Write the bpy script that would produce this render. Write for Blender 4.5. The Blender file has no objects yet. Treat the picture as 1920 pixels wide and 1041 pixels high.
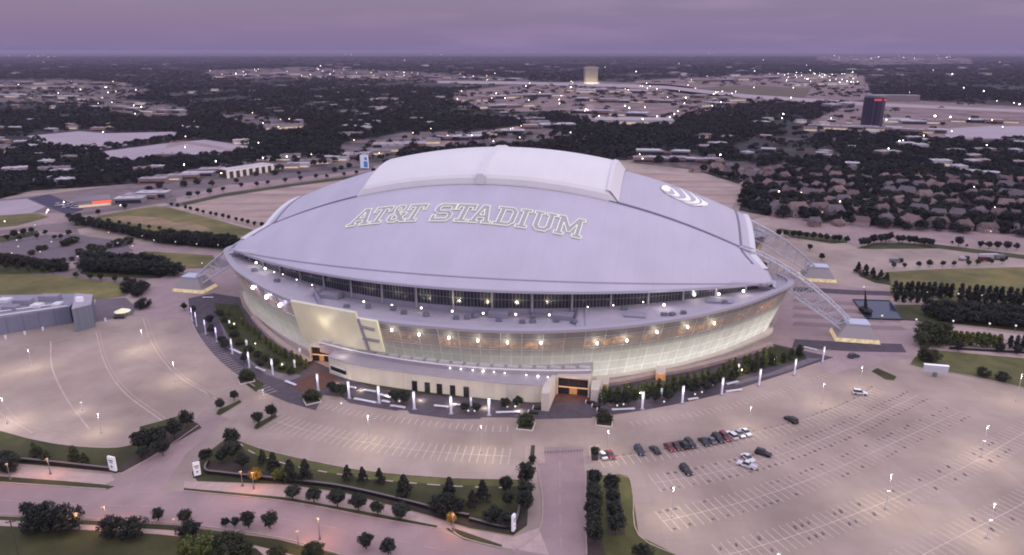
import bpy, bmesh, math, random
import numpy as np
from mathutils import Vector, Matrix
from mathutils.geometry import tessellate_polygon
R=math.radians
random.seed(7); rng=np.random.default_rng(7)
S=bpy.context.scene
C=S.collection
# ------------------------------------------------------------------ camera
F=1350.; YH=95.; PX,PY=960.,520.5
PITCH=math.atan((PY-YH)/F); H=145*math.cos(PITCH)
cp,sp=math.cos(PITCH),math.sin(PITCH)
cam=bpy.data.cameras.new('camera'); co=bpy.data.objects.new('camera',cam); C.objects.link(co)
cam.sensor_width=36; cam.lens=36*F/1920; cam.clip_start=1; cam.clip_end=120000
co.location=(0,0,H); co.rotation_euler=(math.pi/2-PITCH,0,0); S.camera=co
S.render.resolution_x=1024; S.render.resolution_y=555
# ------------------------------------------------------------------ sky and sun (dusk)
W=bpy.data.worlds.new('World'); S.world=W; W.use_nodes=True
nt=W.node_tree; nt.nodes.clear()
out=nt.nodes.new('ShaderNodeOutputWorld'); add=nt.nodes.new('ShaderNodeAddShader')
sky=nt.nodes.new('ShaderNodeTexSky'); sky.sky_type='NISHITA'; sky.sun_disc=False
SUN_EL,SUN_AZ=R(14),R(118)      # west, to the right of the picture and a little behind it
sky.sun_elevation=R(1.5); sky.sun_rotation=SUN_AZ
b1=nt.nodes.new('ShaderNodeBackground'); b1.inputs[1].default_value=.05
nt.links.new(sky.outputs[0],b1.inputs[0])
tc=nt.nodes.new('ShaderNodeTexCoord'); sx=nt.nodes.new('ShaderNodeSeparateXYZ')
nt.links.new(tc.outputs['Generated'],sx.inputs[0])
rp=nt.nodes.new('ShaderNodeValToRGB'); e=rp.color_ramp
e.elements[0].position=0; e.elements[0].color=(.19,.163,.325,1)
e.elements[1].position=1; e.elements[1].color=(.92,.90,1.16,1)
for p,c in ((.03,(.185,.155,.315)),(.075,(.185,.155,.30)),(.2,(.37,.335,.51)),(.5,(.71,.68,.94))):
    q=e.elements.new(p); q.color=(*c,1)
nt.links.new(sx.outputs[2],rp.inputs[0])
# pinker, brighter air towards the west (right)
mr=nt.nodes.new('ShaderNodeMapRange'); mr.inputs[1].default_value=-.9; mr.inputs[2].default_value=.9
nt.links.new(sx.outputs[0],mr.inputs[0])
# thin cloud streaks
mp=nt.nodes.new('ShaderNodeMapping'); mp.inputs['Scale'].default_value=(2.2,2.2,16); nt.links.new(tc.outputs['Generated'],mp.inputs[0])
nz=nt.nodes.new('ShaderNodeTexNoise'); nz.inputs['Scale'].default_value=2.2; nz.inputs['Detail'].default_value=6
nt.links.new(mp.outputs[0],nz.inputs[0])
cr=nt.nodes.new('ShaderNodeMapRange'); cr.inputs[1].default_value=.48; cr.inputs[2].default_value=.70
nt.links.new(nz.outputs[0],cr.inputs[0])
m1=nt.nodes.new('ShaderNodeMath'); m1.operation='MULTIPLY'; nt.links.new(mr.outputs[0],m1.inputs[0]); nt.links.new(cr.outputs[0],m1.inputs[1])
m2=nt.nodes.new('ShaderNodeMath'); m2.operation='ADD'; m2.use_clamp=True
m3=nt.nodes.new('ShaderNodeMath'); m3.operation='MULTIPLY'; m3.inputs[1].default_value=.15; nt.links.new(mr.outputs[0],m3.inputs[0])
m4=nt.nodes.new('ShaderNodeMath'); m4.operation='MULTIPLY'; m4.inputs[1].default_value=.5; nt.links.new(m1.outputs[0],m4.inputs[0])
nt.links.new(m3.outputs[0],m2.inputs[0]); nt.links.new(m4.outputs[0],m2.inputs[1])
mx=nt.nodes.new('ShaderNodeMix'); mx.data_type='RGBA'; mx.blend_type='MULTIPLY'
nt.links.new(m2.outputs[0],mx.inputs[0]); nt.links.new(rp.outputs[0],mx.inputs[6]); mx.inputs[7].default_value=(2.0,1.72,1.52,1)
b2=nt.nodes.new('ShaderNodeBackground'); b2.inputs[1].default_value=1.0
nt.links.new(mx.outputs[2],b2.inputs[0])
nt.links.new(b1.outputs[0],add.inputs[0]); nt.links.new(b2.outputs[0],add.inputs[1]); nt.links.new(add.outputs[0],out.inputs[0])
sl=bpy.data.lights.new('sun','SUN'); sl.energy=.55; sl.angle=R(20); sl.color=(1,.86,.80)
so=bpy.data.objects.new('sun',sl); C.objects.link(so)
sd=Vector((math.sin(SUN_AZ)*math.cos(SUN_EL),math.cos(SUN_AZ)*math.cos(SUN_EL),math.sin(SUN_EL)))
so.rotation_euler=sd.to_track_quat('Z','Y').to_euler()
S.view_settings.view_transform='Standard'; S.view_settings.look='None'; S.view_settings.exposure=0; S.view_settings.gamma=1
S.render.filter_size=1.9
try:
    S.cycles.filter_width=1.9; S.cycles.max_bounces=5; S.cycles.volume_bounces=0; S.cycles.sample_clamp_indirect=3
except Exception: pass
# ------------------------------------------------------------------ helpers
def G(x,y,z=0.):
    """ground point seen at a photograph pixel (survey of the site)"""
    dx=x-PX; dy=F*cp+(PY-y)*sp; dz=-F*sp+(PY-y)*cp
    t=(z-H)/dz
    return Vector((dx*t,dy*t,z))
def PR(X,Y,Z=0):
    Z=Z-H; d=Y*cp-Z*sp; u=Y*sp+Z*cp
    return PX+F*X/d, PY-F*u/d
def srgb(r,g,b): return tuple((v/255/12.92 if v<11 else ((v/255+.055)/1.055)**2.4) for v in (r,g,b))
MATS={}
def mat(name,c,r=.85,c2=None,ns=.3,metal=0,e=None,es=0,bump=0,spec=.3,objrand=0,detail=5,lo=.35,hi=.65,alpha=1,joint=None,big=None):
    m=bpy.data.materials.new(name); MATS[name]=m; m.use_nodes=True; n=m.node_tree.nodes; l=m.node_tree.links
    p=n['Principled BSDF']; p.inputs['Base Color'].default_value=(*c,1); p.inputs['Roughness'].default_value=r
    p.inputs['Metallic'].default_value=metal; p.inputs['Specular IOR Level'].default_value=spec
    col=None
    geo=n.new('ShaderNodeNewGeometry')
    if c2 is not None:
        t=n.new('ShaderNodeTexNoise'); t.inputs['Scale'].default_value=ns; t.inputs['Detail'].default_value=detail; t.inputs['Roughness'].default_value=.65
        l.new(geo.outputs['Position'],t.inputs['Vector'])
        g=n.new('ShaderNodeMapRange'); g.inputs[1].default_value=lo; g.inputs[2].default_value=hi; l.new(t.outputs[0],g.inputs[0])
        x=n.new('ShaderNodeMix'); x.data_type='RGBA'; x.inputs[6].default_value=(*c,1); x.inputs[7].default_value=(*c2,1)
        l.new(g.outputs[0],x.inputs[0]); col=x.outputs[2]
        if bump:
            b=n.new('ShaderNodeBump'); b.inputs['Strength'].default_value=bump; b.inputs['Distance'].default_value=1; l.new(t.outputs[0],b.inputs['Height']); l.new(b.outputs[0],p.inputs['Normal'])
    if big:
        t=n.new('ShaderNodeTexNoise'); t.inputs['Scale'].default_value=big[0]; t.inputs['Detail'].default_value=3
        mpp=n.new('ShaderNodeMapping'); mpp.inputs['Scale'].default_value=big[2] if len(big)>2 else (1,1,1); mpp.inputs['Rotation'].default_value=(0,0,R(12))
        l.new(geo.outputs['Position'],mpp.inputs[0]); l.new(mpp.outputs[0],t.inputs['Vector'])
        g=n.new('ShaderNodeMapRange'); g.inputs[1].default_value=.38; g.inputs[2].default_value=.62; g.inputs[3].default_value=1-big[1]; g.inputs[4].default_value=1+big[1]*.5
        l.new(t.outputs[0],g.inputs[0])
        x=n.new('ShaderNodeMix'); x.data_type='RGBA'; x.blend_type='MULTIPLY'; x.inputs[0].default_value=1
        if col: l.new(col,x.inputs[6])
        else: x.inputs[6].default_value=(*c,1)
        l.new(g.outputs[0],x.inputs[7]); col=x.outputs[2]
    if joint:
        t=n.new('ShaderNodeTexBrick'); t.offset=0; t.inputs['Scale'].default_value=1; t.inputs['Brick Width'].default_value=joint[0]; t.inputs['Row Height'].default_value=joint[1]
        t.inputs['Mortar Size'].default_value=joint[2]; t.inputs['Color1'].default_value=(1,1,1,1); t.inputs['Color2'].default_value=(joint[4],)*3+(1,); t.inputs['Mortar'].default_value=(joint[3],)*3+(1,)
        tcn=n.new('ShaderNodeTexCoord'); l.new(tcn.outputs['Object'],t.inputs['Vector'])
        x=n.new('ShaderNodeMix'); x.data_type='RGBA'; x.blend_type='MULTIPLY'; x.inputs[0].default_value=1
        if col: l.new(col,x.inputs[6])
        else: x.inputs[6].default_value=(*c,1)
        l.new(t.outputs[0],x.inputs[7]); col=x.outputs[2]
    if objrand:
        o=n.new('ShaderNodeObjectInfo'); g=n.new('ShaderNodeMapRange'); g.inputs[3].default_value=1-objrand; g.inputs[4].default_value=1+objrand; l.new(o.outputs['Random'],g.inputs[0])
        x=n.new('ShaderNodeMix'); x.data_type='RGBA'; x.blend_type='MULTIPLY'; x.inputs[0].default_value=1
        if col: l.new(col,x.inputs[6])
        else: x.inputs[6].default_value=(*c,1)
        l.new(g.outputs[0],x.inputs[7]); col=x.outputs[2]
    if col: l.new(col,p.inputs['Base Color'])
    if e is not None:
        p.inputs['Emission Color'].default_value=(*e,1); p.inputs['Emission Strength'].default_value=es
        m.cycles.emission_sampling='NONE'
    return m
class MB:
    def __init__(s): s.v=[];s.f=[];s.m=[];s.uv=[]
    def face(s,pts,mi=0,uv=None):
        b=len(s.v); s.v+= [tuple(p) for p in pts]; s.f.append(tuple(range(b,b+len(pts)))); s.m.append(mi); s.uv.append(uv)
    def box(s,x0,x1,y0,y1,z0,z1,mi=0,M=None,top=None,bottom=True):
        P=[Vector(p) for p in ((x0,y0,z0),(x1,y0,z0),(x1,y1,z0),(x0,y1,z0),(x0,y0,z1),(x1,y0,z1),(x1,y1,z1),(x0,y1,z1))]
        if top:
            cx,cy=(x0+x1)/2,(y0+y1)/2
            for i in range(4,8): P[i].x=cx+(P[i].x-cx)*top[0]; P[i].y=cy+(P[i].y-cy)*top[1]
        if M: P=[M@p for p in P]
        b=len(s.v); s.v+=[tuple(p) for p in P]
        fs=[(4,5,6,7),(0,1,5,4),(1,2,6,5),(2,3,7,6),(3,0,4,7)]+([(3,2,1,0)] if bottom else [])
        for f in fs: s.f.append(tuple(b+i for i in f)); s.m.append(mi); s.uv.append(None)
    def tube(s,a,b,r,n=6,mi=0,r2=None):
        a,b=Vector(a),Vector(b); d=(b-a)
        if d.length<1e-6: return
        q=d.to_track_quat('Z','Y'); r2=r if r2 is None else r2; k=len(s.v)
        for i in range(n):
            t=2*math.pi*i/n; s.v.append(tuple(a+q@Vector((math.cos(t)*r,math.sin(t)*r,0))))
        for i in range(n):
            t=2*math.pi*i/n; s.v.append(tuple(b+q@Vector((math.cos(t)*r2,math.sin(t)*r2,0))))
        for i in range(n):
            j=(i+1)%n; s.f.append((k+i,k+j,k+n+j,k+n+i)); s.m.append(mi); s.uv.append(None)
        s.f.append(tuple(k+n+i for i in range(n))); s.m.append(mi); s.uv.append(None)
        s.f.append(tuple(k+n-1-i for i in range(n))); s.m.append(mi); s.uv.append(None)
    def ball(s,c,r,mi=0,n=6,sz=1):
        k=len(s.v); rings=max(3,n//2+1)
        for i in range(rings+1):
            a=math.pi*i/rings
            for j in range(n):
                t=2*math.pi*j/n; s.v.append((c[0]+r*math.sin(a)*math.cos(t),c[1]+r*math.sin(a)*math.sin(t),c[2]+r*sz*math.cos(a)))
        for i in range(rings):
            for j in range(n):
                q=(j+1)%n; s.f.append((k+i*n+j,k+(i+1)*n+j,k+(i+1)*n+q,k+i*n+q)); s.m.append(mi); s.uv.append(None)
    def prism(s,poly,z0,z1,mi=0,mt=None):
        """upright wall round a polygon with a lid"""
        n=len(poly); P0=[(p[0],p[1],z0) for p in poly]; P1=[(p[0],p[1],z1) for p in poly]
        for i in range(n):
            j=(i+1)%n; s.face([P0[i],P0[j],P1[j],P1[i]],mi)
        for t in tessellate_polygon([[Vector(p) for p in P1]]): s.face([P1[i] for i in t],mi if mt is None else mt)
    def grid(s,rows,mi=0,uvs=None,closed=False):
        k=len(s.v); n=len(rows[0])
        for r_ in rows: s.v+=[tuple(p) for p in r_]
        for i in range(len(rows)-1):
            for j in range(n if closed else n-1):
                q=(j+1)%n
                s.f.append((k+i*n+j,k+i*n+q,k+(i+1)*n+q,k+(i+1)*n+j)); s.m.append(mi)
                s.uv.append([uvs[i][j],uvs[i][q],uvs[i+1][q],uvs[i+1][j]] if uvs else None)
    def mesh(s,name,mats,smooth=False):
        me=bpy.data.meshes.new(name); me.from_pydata(s.v,[],s.f)
        for m in (mats if isinstance(mats,(list,tuple)) else [mats]): me.materials.append(m)
        me.polygons.foreach_set('material_index',s.m)
        if any(u for u in s.uv):
            ul=me.uv_layers.new(name='UVMap'); i=0
            for f,u in zip(s.f,s.uv):
                for k in range(len(f)):
                    if u: ul.data[i].uv=u[k]
                    i+=1
        if smooth: me.polygons.foreach_set('use_smooth',[True]*len(me.polygons))
        me.update(); return me
    def obj(s,name,mats,parent=None,smooth=False,loc=None,rz=0,fix=False):
        me=s.mesh(name,mats,smooth)
        if fix:
            b=bmesh.new(); b.from_mesh(me); bmesh.ops.remove_doubles(b,verts=b.verts,dist=1e-4); bmesh.ops.recalc_face_normals(b,faces=b.faces); b.to_mesh(me); b.free()
        return link(name,me,parent,loc,rz)
def link(name,me,parent=None,loc=None,rz=0):
    o=bpy.data.objects.new(name,me); C.objects.link(o); o.parent=parent
    if loc is not None: o.location=loc
    o.rotation_euler=(0,0,rz); return o
def trim(s):
    for a,c in ((' from the left',' from left'),(' of the dome',' of dome'),(' at the ',' at '),(' in the ',' in '),(' along the ',' along '),(' of the ',' of '),(' the ',' ')):
        if len(s.split())<=16: break
        s=s.replace(a,c)
    return s
def tag(o,label,cat,group=None,kind=None):
    label=trim(label)
    o['label']=label; o['category']=cat
    if group: o['group']=group
    if kind: o['kind']=kind
    return o
def thing(name,label,cat,loc=(0,0,0),rz=0,group=None,sc=1):
    o=bpy.data.objects.new(name,None); C.objects.link(o); o.location=loc; o.rotation_euler=(0,0,rz); o.scale=(sc,)*3 if not isinstance(sc,tuple) else sc
    o.empty_display_size=.5
    return tag(o,label,cat,group)
def dup(root,loc,rz=0,label=None,group=None,sc=None):
    r=root.copy(); C.objects.link(r); r.location=loc; r.rotation_euler=(0,0,rz)
    if sc is not None: r.scale=(sc,)*3 if not isinstance(sc,tuple) else sc
    if label: r['label']=trim(label)
    if group: r['group']=group
    for ch in root.children:
        c=ch.copy(); C.objects.link(c); c.parent=r
        for g in ch.children:
            d=g.copy(); C.objects.link(d); d.parent=c
    return r
def ordn(i):
    W_=['first','second','third','fourth','fifth','sixth','seventh','eighth','ninth','tenth','eleventh','twelfth','thirteenth','fourteenth','fifteenth','sixteenth','seventeenth','eighteenth','nineteenth','twentieth']
    if i<20: return W_[i]
    t=['twenty','thirty','forty','fifty','sixty','seventy','eighty','ninety'][(i+1)//10-2]; u=(i+1)%10
    return t+'-'+W_[u-1] if u else t[:-1]+'ieth'
def sheet(name,px,z,m,label='',world=False,kind='structure'):
    P=[Vector((p[0],p[1],z)) if world else G(p[0],p[1],z) for p in px]
    b=MB(); 
    for t in tessellate_polygon([P]):
        f=[P[i] for i in t]
        if (f[1]-f[0]).cross(f[2]-f[0]).z<0: f=f[::-1]
        b.face(f)
    o=b.obj(name,m); o['kind']=kind
    if label: o['label']=label
    return o
def spline(pts,n=10):
    """Catmull-Rom through points"""
    P=[Vector(p) for p in pts]; P=[P[0]*2-P[1]]+P+[P[-1]*2-P[-2]]; o=[]
    for i in range(1,len(P)-2):
        for k in range(n):
            t=k/n; a,b,c,d=P[i-1],P[i],P[i+1],P[i+2]
            o.append(.5*((2*b)+(c-a)*t+(2*a-5*b+4*c-d)*t*t+(3*b-3*c+d-a)*t**3))
    o.append(P[-2]); return o
def ribbon(b,pts,w,z,mi=0,dash=None):
    L=0
    for i in range(len(pts)-1):
        a,c=Vector(pts[i]),Vector(pts[i+1]); d=c-a; d.z=0
        if d.length<1e-6: continue
        n=Vector((-d.y,d.x,0)).normalized()*w/2
        L+=d.length
        if dash and (L//dash)%2: continue
        b.face([(*(a-n).xy,z),(*(c-n).xy,z),(*(c+n).xy,z),(*(a+n).xy,z)],mi)
def inpoly(x,y,poly):
    c=False; j=len(poly)-1
    for i in range(len(poly)):
        xi,yi=poly[i];xj,yj=poly[j]
        if (yi>y)!=(yj>y) and x<(xj-xi)*(y-yi)/(yj-yi)+xi: c=not c
        j=i
    return c
def lamp(name,loc,power,color,parent=None,kind='POINT',rad=.6,rot=None,ang=120,blend=.8):
    l=bpy.data.lights.new(name,kind); l.energy=power; l.color=color
    if kind!='AREA': l.shadow_soft_size=rad
    if kind=='SPOT': l.spot_size=R(ang); l.spot_blend=blend
    o=bpy.data.objects.new(name,l); C.objects.link(o); o.location=loc; o.parent=parent
    if rot: o.rotation_euler=rot
    return o
# ------------------------------------------------------------------ materials
LAND=mat('land',(.028,.028,.027),c2=(.10,.075,.073),ns=.006,detail=10,lo=.50,hi=.68)
CONC=mat('concrete',(.470,.368,.312),c2=(.375,.292,.252),ns=.09,detail=9,lo=.3,hi=.75,joint=(9,9,.07,.84,.93),big=(.018,.22))
CONC2=mat('bright_concrete',(.52,.40,.34),c2=(.44,.34,.29),ns=.12,detail=6,joint=(6,6,.06,.85,.96))
ROAD=mat('road_surface',(.42,.30,.285),c2=(.32,.235,.235),ns=.05,detail=7,joint=(7,7,.06,.9,.97),big=(.02,.12,(1,.2,1)))
ASPH=mat('asphalt',(.13,.105,.125),c2=(.10,.085,.105),ns=.2)
SLATE=mat('slate_paving',(.12,.097,.115),c2=(.09,.073,.09),ns=.35,joint=(3,3,.1,.85,.85))
TAN=mat('walkway_concrete',(.56,.42,.37),c2=(.46,.35,.32),ns=.3,joint=(3,3,.08,.85,.96))
GRASS=mat('grass',(.155,.150,.050),c2=(.10,.105,.036),ns=.15,detail=8,big=(.03,.3))
GRASSD=mat('dark_grass',(.080,.080,.028),c2=(.048,.052,.020),ns=.12,detail=8,big=(.05,.3))
GRASSY=mat('dry_grass',(.22,.185,.065),c2=(.13,.125,.045),ns=.04,detail=8,lo=.4,hi=.6,big=(.02,.25))
DIRT=mat('bare_earth',(.36,.24,.15),c2=(.22,.17,.09),ns=.06,detail=7)
MULCH=mat('mulch',(.055,.042,.035),c2=(.08,.06,.05),ns=.7)
WHITE=mat('white_marking',(.78,.66,.58),r=.7,c2=(.58,.46,.40),ns=.4)
MARK2=mat('faded_marking',(.60,.48,.43),r=.7,c2=(.49,.37,.32),ns=.15)
STAIN=mat('oil_stain',(.10,.078,.078),c2=(.22,.17,.16),ns=.8)
WATER=mat('pool_water',(.018,.035,.075),r=.12,spec=.5)
BLK=mat('black_stone',(.02,.02,.025),r=.4)
LEAF=[]
for nm,a,b_ in (('oak_leaves',(.032,.042,.022),(.075,.085,.034)),('dark_leaves',(.024,.030,.024),(.046,.052,.034)),('lit_green_leaves',(.075,.10,.025),(.15,.17,.045)),('lamplit_yellow_leaves',(.30,.20,.03),(.16,.14,.03))):  # lit green and yellow carry lamplight in their leaf colour
    m=mat(nm,a,r=.75,c2=b_,ns=.35,detail=3,objrand=.25,lo=.35,hi=.7); LEAF.append(m)
WOODL=mat('woodland_leaves',(.010,.014,.014),r=.9,spec=.1,c2=(.036,.040,.028),ns=.02,detail=9,lo=.35,hi=.72)
BARK=mat('bark',(.07,.055,.045),c2=(.11,.09,.07),ns=2)
ROOFM=mat('membrane_roof',(.59,.555,.64),r=.5,spec=.3,c2=(.56,.525,.605),ns=.05,joint=(8.5,60,.12,.91,.975),big=(.05,.04,(1,.12,1)))
PANELM=mat('retractable_fabric',(.86,.84,.82),r=.5,spec=.3,c2=(.82,.80,.78),ns=.05,joint=(7,40,.12,.95,.99))
JOINT=mat('roof_joint_dark',(.23,.21,.26),r=.6)
STEEL=mat('painted_steel',(.62,.61,.66),r=.45,metal=.2)
STEELD=mat('grey_steel',(.22,.23,.27),r=.5,metal=.3)
TERR=mat('terrace_membrane',(.47,.42,.47),r=.7,c2=(.41,.37,.42),ns=.08,joint=(8,8,.08,.86,.94))
TERRD=mat('terrace_paving',(.33,.31,.37),r=.7,c2=(.27,.26,.32),ns=.1)
STONE=mat('cream_limestone',(.74,.67,.58),r=.8,c2=(.68,.61,.53),ns=.15,joint=(3,1.5,.04,.9,.95))
WHT=mat('white_paint',(.78,.76,.76),r=.5)
DARKGL=mat('dark_glass',(.03,.035,.045),r=.12,spec=.6)
LAMPW=mat('lit_lamp_white',(.8,.8,.8),e=(1,.93,.80),es=6)
LAMPV=mat('lit_lamp_violet',(.8,.8,.8),e=(.75,.68,1.0),es=5)
LAMPY=mat('lit_lamp_yellow',(.8,.8,.8),e=(1,.80,.40),es=8)
LAMPO=mat('lit_lamp_orange',(.8,.6,.4),e=(1,.50,.20),es=6)
# ------------------------------------------------------------------ ground and far land
P=[]
for i in range(96):
    t=2*math.pi*i/96; P.append((math.cos(t)*45000,math.sin(t)*45000))
b=MB(); b.face([(x,y,-.02) for x,y in P]); g=b.obj('ground',LAND); g['kind']='structure'
near=[(-900,380),(0,373),(60,358),(250,345),(330,332),(425,335),(560,322),(700,308),(1190,300),(1300,318),(1400,350),(1385,395),(1480,412),(1700,432),(1920,446),(2600,480),(2900,1500),(1800,2300),(100,2300),(-1200,1500)]
sheet('paved_ground',near,.02,CONC)
def S_(name,px,m,z): return sheet(name,px,z,m)
# mid-left roads, lots and lawns
S_('car_park',[(50,255),(150,246),(200,250),(325,247),(345,254),(300,262),(240,272),(175,282),(110,279)],mat('pale_lot',(.46,.38,.42),c2=(.40,.33,.37),ns=.02,joint=(12,40,.5,.9,.97)),.4)
S_('car_park',[(178,286),(300,270),(385,262),(475,275),(478,281),(425,293),(330,297),(250,306),(210,303)],MATS['pale_lot'],.4)
S_('road',[(-400,415),(0,398),(130,400),(330,372),(430,346),(700,308),(720,318),(430,360),(300,388),(140,414),(0,432),(-400,470)],ROAD,.05)
S_('asphalt_yard',[(52,372),(92,364),(158,392),(128,404)],mat('dark_blue_asphalt',(.075,.065,.11),c2=(.06,.05,.09),ns=.3),.07)
S_('field',[(-400,405),(0,404),(70,400),(92,407),(30,424),(-400,455)],GRASSY,.09)
S_('car_park',[(-400,402),(-400,385),(0,377),(50,373),(85,388),(60,399),(0,403)],MATS['pale_lot'],.06)
S_('lawn',[(165,410),(200,402),(290,386),(322,390),(478,432),(446,446),(420,446),(310,436),(200,424)],GRASSY,.09)
S_('bare_earth',[(195,408),(235,404),(300,408),(330,418),(350,416),(380,424),(400,432),(370,434),(300,424),(240,418)],DIRT,.12)
S_('road',[(-400,500),(0,440),(60,432),(130,438),(180,452),(330,462),(445,478),(445,492),(400,482),(250,478),(130,505),(0,488),(-400,540)],ROAD,.06)
S_('asphalt_yard',[(0,452),(60,442),(140,440),(230,452),(250,470),(180,492),(60,486),(0,480)],mat('worn_asphalt',(.20,.155,.17),c2=(.16,.125,.145),ns=.1),.10)
S_('lawn',[(245,481),(270,471),(400,479),(402,504),(335,502)],GRASSY,.09)
S_('lawn',[(-400,520),(0,511),(120,518),(236,532),(230,556),(180,561),(0,560),(-400,580)],GRASSY,.09)
S_('dark_planting',[(150,512),(165,494),(245,490),(325,508),(300,522),(170,519)],GRASSD,.1)
S_('dark_planting',[(-200,498),(0,486),(70,488),(130,506),(90,513),(-200,520)],GRASSD,.1)
S_('lawn',[(-100,462),(0,455),(75,440),(70,432),(0,442),(-100,450)],GRASSD,.12)
S_('lawn',[(320,385),(420,363),(545,345),(690,326),(700,330),(545,350),(420,369),(335,388)],GRASSD,.1)
S_('plaza_paving',[(270,540),(330,505),(450,500),(450,560),(350,600),(230,592)],mat('pink_paving',(.42,.31,.30),c2=(.36,.27,.27),ns=.15,joint=(5,5,.1,.9,.94)),.05)
S_('asphalt_yard',[(180,561),(235,558),(255,575),(250,590),(170,606)],MATS['worn_asphalt'],.08)
S_('street',[(250,352),(430,338),(560,326),(700,312),(700,317),(560,333),(430,346),(250,361)],mat('street_asphalt',(.19,.15,.16),c2=(.15,.12,.13),ns=.05),.11)
S_('street',[(118,404),(150,398),(330,372),(332,377),(160,404),(128,412)],MATS['street_asphalt'],.11)
S_('street',[(232,353),(244,351),(345,384),(330,388)],MATS['street_asphalt'],.12)
S_('worn_ground',[(-500,382),(0,375),(330,334),(560,324),(700,310),(700,330),(430,366),(330,386),(165,410),(140,420),(150,440),(300,470),(450,480),(450,502),(330,507),(262,530),(236,556),(180,562),(-500,600)],mat('worn_ground',(.27,.205,.205),c2=(.17,.135,.14),ns=.03,detail=9,lo=.35,hi=.65),.03)
# left-foreground lawns
S_('lawn',[(-300,790),(0,808),(60,824),(130,836),(215,840),(262,830),(262,800),(300,790),(340,778),(372,795),(378,802),(300,845),(232,886),(205,884),(0,866),(-300,840)],GRASSD,.1)
S_('mulch_bed',[(262,843),(300,815),(372,795),(378,802),(300,846),(236,884),(214,884)],MULCH,.14)
S_('sidewalk',[(-300,845),(0,872),(208,890),(215,900),(190,912),(0,896),(-300,870)],TAN,.07)
S_('lawn',[(-300,868),(0,893),(120,902),(190,908),(215,912),(200,918),(0,905),(-300,880)],GRASSD,.1)
# centre lawn
S_('lawn',[(445,826),(500,845),(600,868),(700,885),(850,897),(985,900),(992,930),(988,985),(962,1004),(880,990),(800,965),(650,925),(540,908),(370,902),(360,888),(366,868),(388,850),(420,825)],GRASSD,.1)
S_('lawn',[(445,826),(500,845),(600,868),(700,885),(850,897),(970,900),(972,912),(850,910),(700,900),(600,884),(510,864),(460,846)],GRASS,.13)
S_('mulch_bed',[(388,884),(395,868),(440,862),(470,880),(560,902),(700,925),(800,950),(870,975),(950,990),(975,950),(984,905),(990,930),(986,982),(962,1000),(870,984),(780,955),(640,918),(500,898),(400,892)],MULCH,.16)
S_('sidewalk',[(345,903),(370,903),(540,910),(650,928),(800,968),(880,993),(962,1007),(1010,990),(1030,1041),(940,1026),(836,993),(700,964),(540,934),(345,917)],TAN,.07)
S_('lawn',[(345,915),(540,933),(700,962),(822,986),(815,990),(700,970),(540,940),(345,920)],GRASSD,.1)
S_('lawn',[(835,991),(850,990),(942,1022),(938,1028),(870,1012)],GRASSD,.1)
# right of the avenue
S_('lawn',[(1122,892),(1160,889),(1180,897),(1187,930),(1198,1005),(1290,1050),(1500,1200),(1090,1200),(1108,1041),(1120,960)],GRASS,.1)
S_('mulch_bed',[(1100,882),(1124,882),(1122,960),(1128,1015),(1140,1060),(1100,1060)],MULCH,.13)
S_('mulch_bed',[(1135,900),(1158,897),(1166,950),(1172,1003),(1138,1003)],MULCH,.13)
# bottom road, sidewalk, lawn
S_('road',[(-400,880),(0,905),(200,918),(345,921),(540,941),(700,971),(815,991),(870,1013),(950,1033),(1100,1060),(1100,1300),(700,1060),(640,1041),(520,1008),(330,982),(150,972),(0,965),(-400,950)],ROAD,.05)
S_('road',[(1008,838),(1092,838),(1098,900),(1098,1041),(1100,1100),(960,1060),(1010,1010),(1020,960),(1008,900)],ROAD,.06)
S_('road',[(380,770),(430,785),(350,850),(300,925),(190,918),(250,880),(330,830)],ROAD,.055)
S_('lawn',[(-400,955),(0,968),(150,975),(330,985),(520,1011),(645,1043),(700,1075),(560,1043),(420,1008),(330,995),(150,983),(0,975),(-400,965)],GRASSD,.1)
S_('sidewalk',[(-400,965),(0,974),(150,981),(330,993),(430,1005),(560,1041),(640,1100),(560,1100),(480,1030),(400,1014),(300,1003),(150,994),(0,986),(-400,980)],TAN,.07)
S_('lawn',[(-400,975),(0,986),(150,993),(300,1002),(400,1013),(480,1028),(560,1100),(600,1400),(-400,1400)],GRASSD,.1)
# islands in the lots
for q in ([(405,776),(410,768),(450,750),(453,754),(412,779)],[(476,803),(480,795),(516,776),(520,781),(482,805)],[(992,870),(996,835),(1003,835),(1001,872)],[(1634,696),(1645,690),(1681,706),(1676,713),(1660,711)]):
    S_('planted_island',q,GRASSD,.14)
for q in ([(985,836),(1020,836),(1022,868),(984,872)],[(1104,835),(1124,833),(1124,866),(1104,866)]): S_('pavement',q,CONC2,.08)
S_('planted_island',[(1108,838),(1121,838),(1122,864),(1109,864)],MULCH,.14)
# right side lawns
S_('lawn',[(1705,684),(1716,670),(1740,655),(1800,661),(1920,672),(2300,700),(2300,790),(1920,728),(1860,714),(1790,700),(1740,693)],GRASS,.1)
S_('sidewalk',[(1725,645),(1920,662),(2300,690),(2300,700),(1920,672),(1740,657)],TAN,.08)
S_('lawn',[(1673,572),(1745,571),(1760,560),(2300,600),(2300,640),(1920,622),(1800,608),(1720,602),(1697,601)],GRASSD,.1)
S_('lawn',[(1650,511),(1750,505),(1900,501),(2300,506),(2300,590),(1920,566),(1760,560),(1668,553),(1670,528)],GRASSY,.1)
S_('lawn',[(1608,508),(1625,513),(1668,524),(1672,535),(1640,530),(1612,518)],GRASSD,.13)
S_('lawn',[(1460,428),(1590,448),(1588,455),(1560,457),(1480,444)],GRASSD,.1)
S_('lawn',[(1606,466),(1640,455),(1745,457),(1920,478),(2200,500),(2200,515),(1920,486),(1760,466),(1640,467)],GRASSD,.1)
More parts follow.
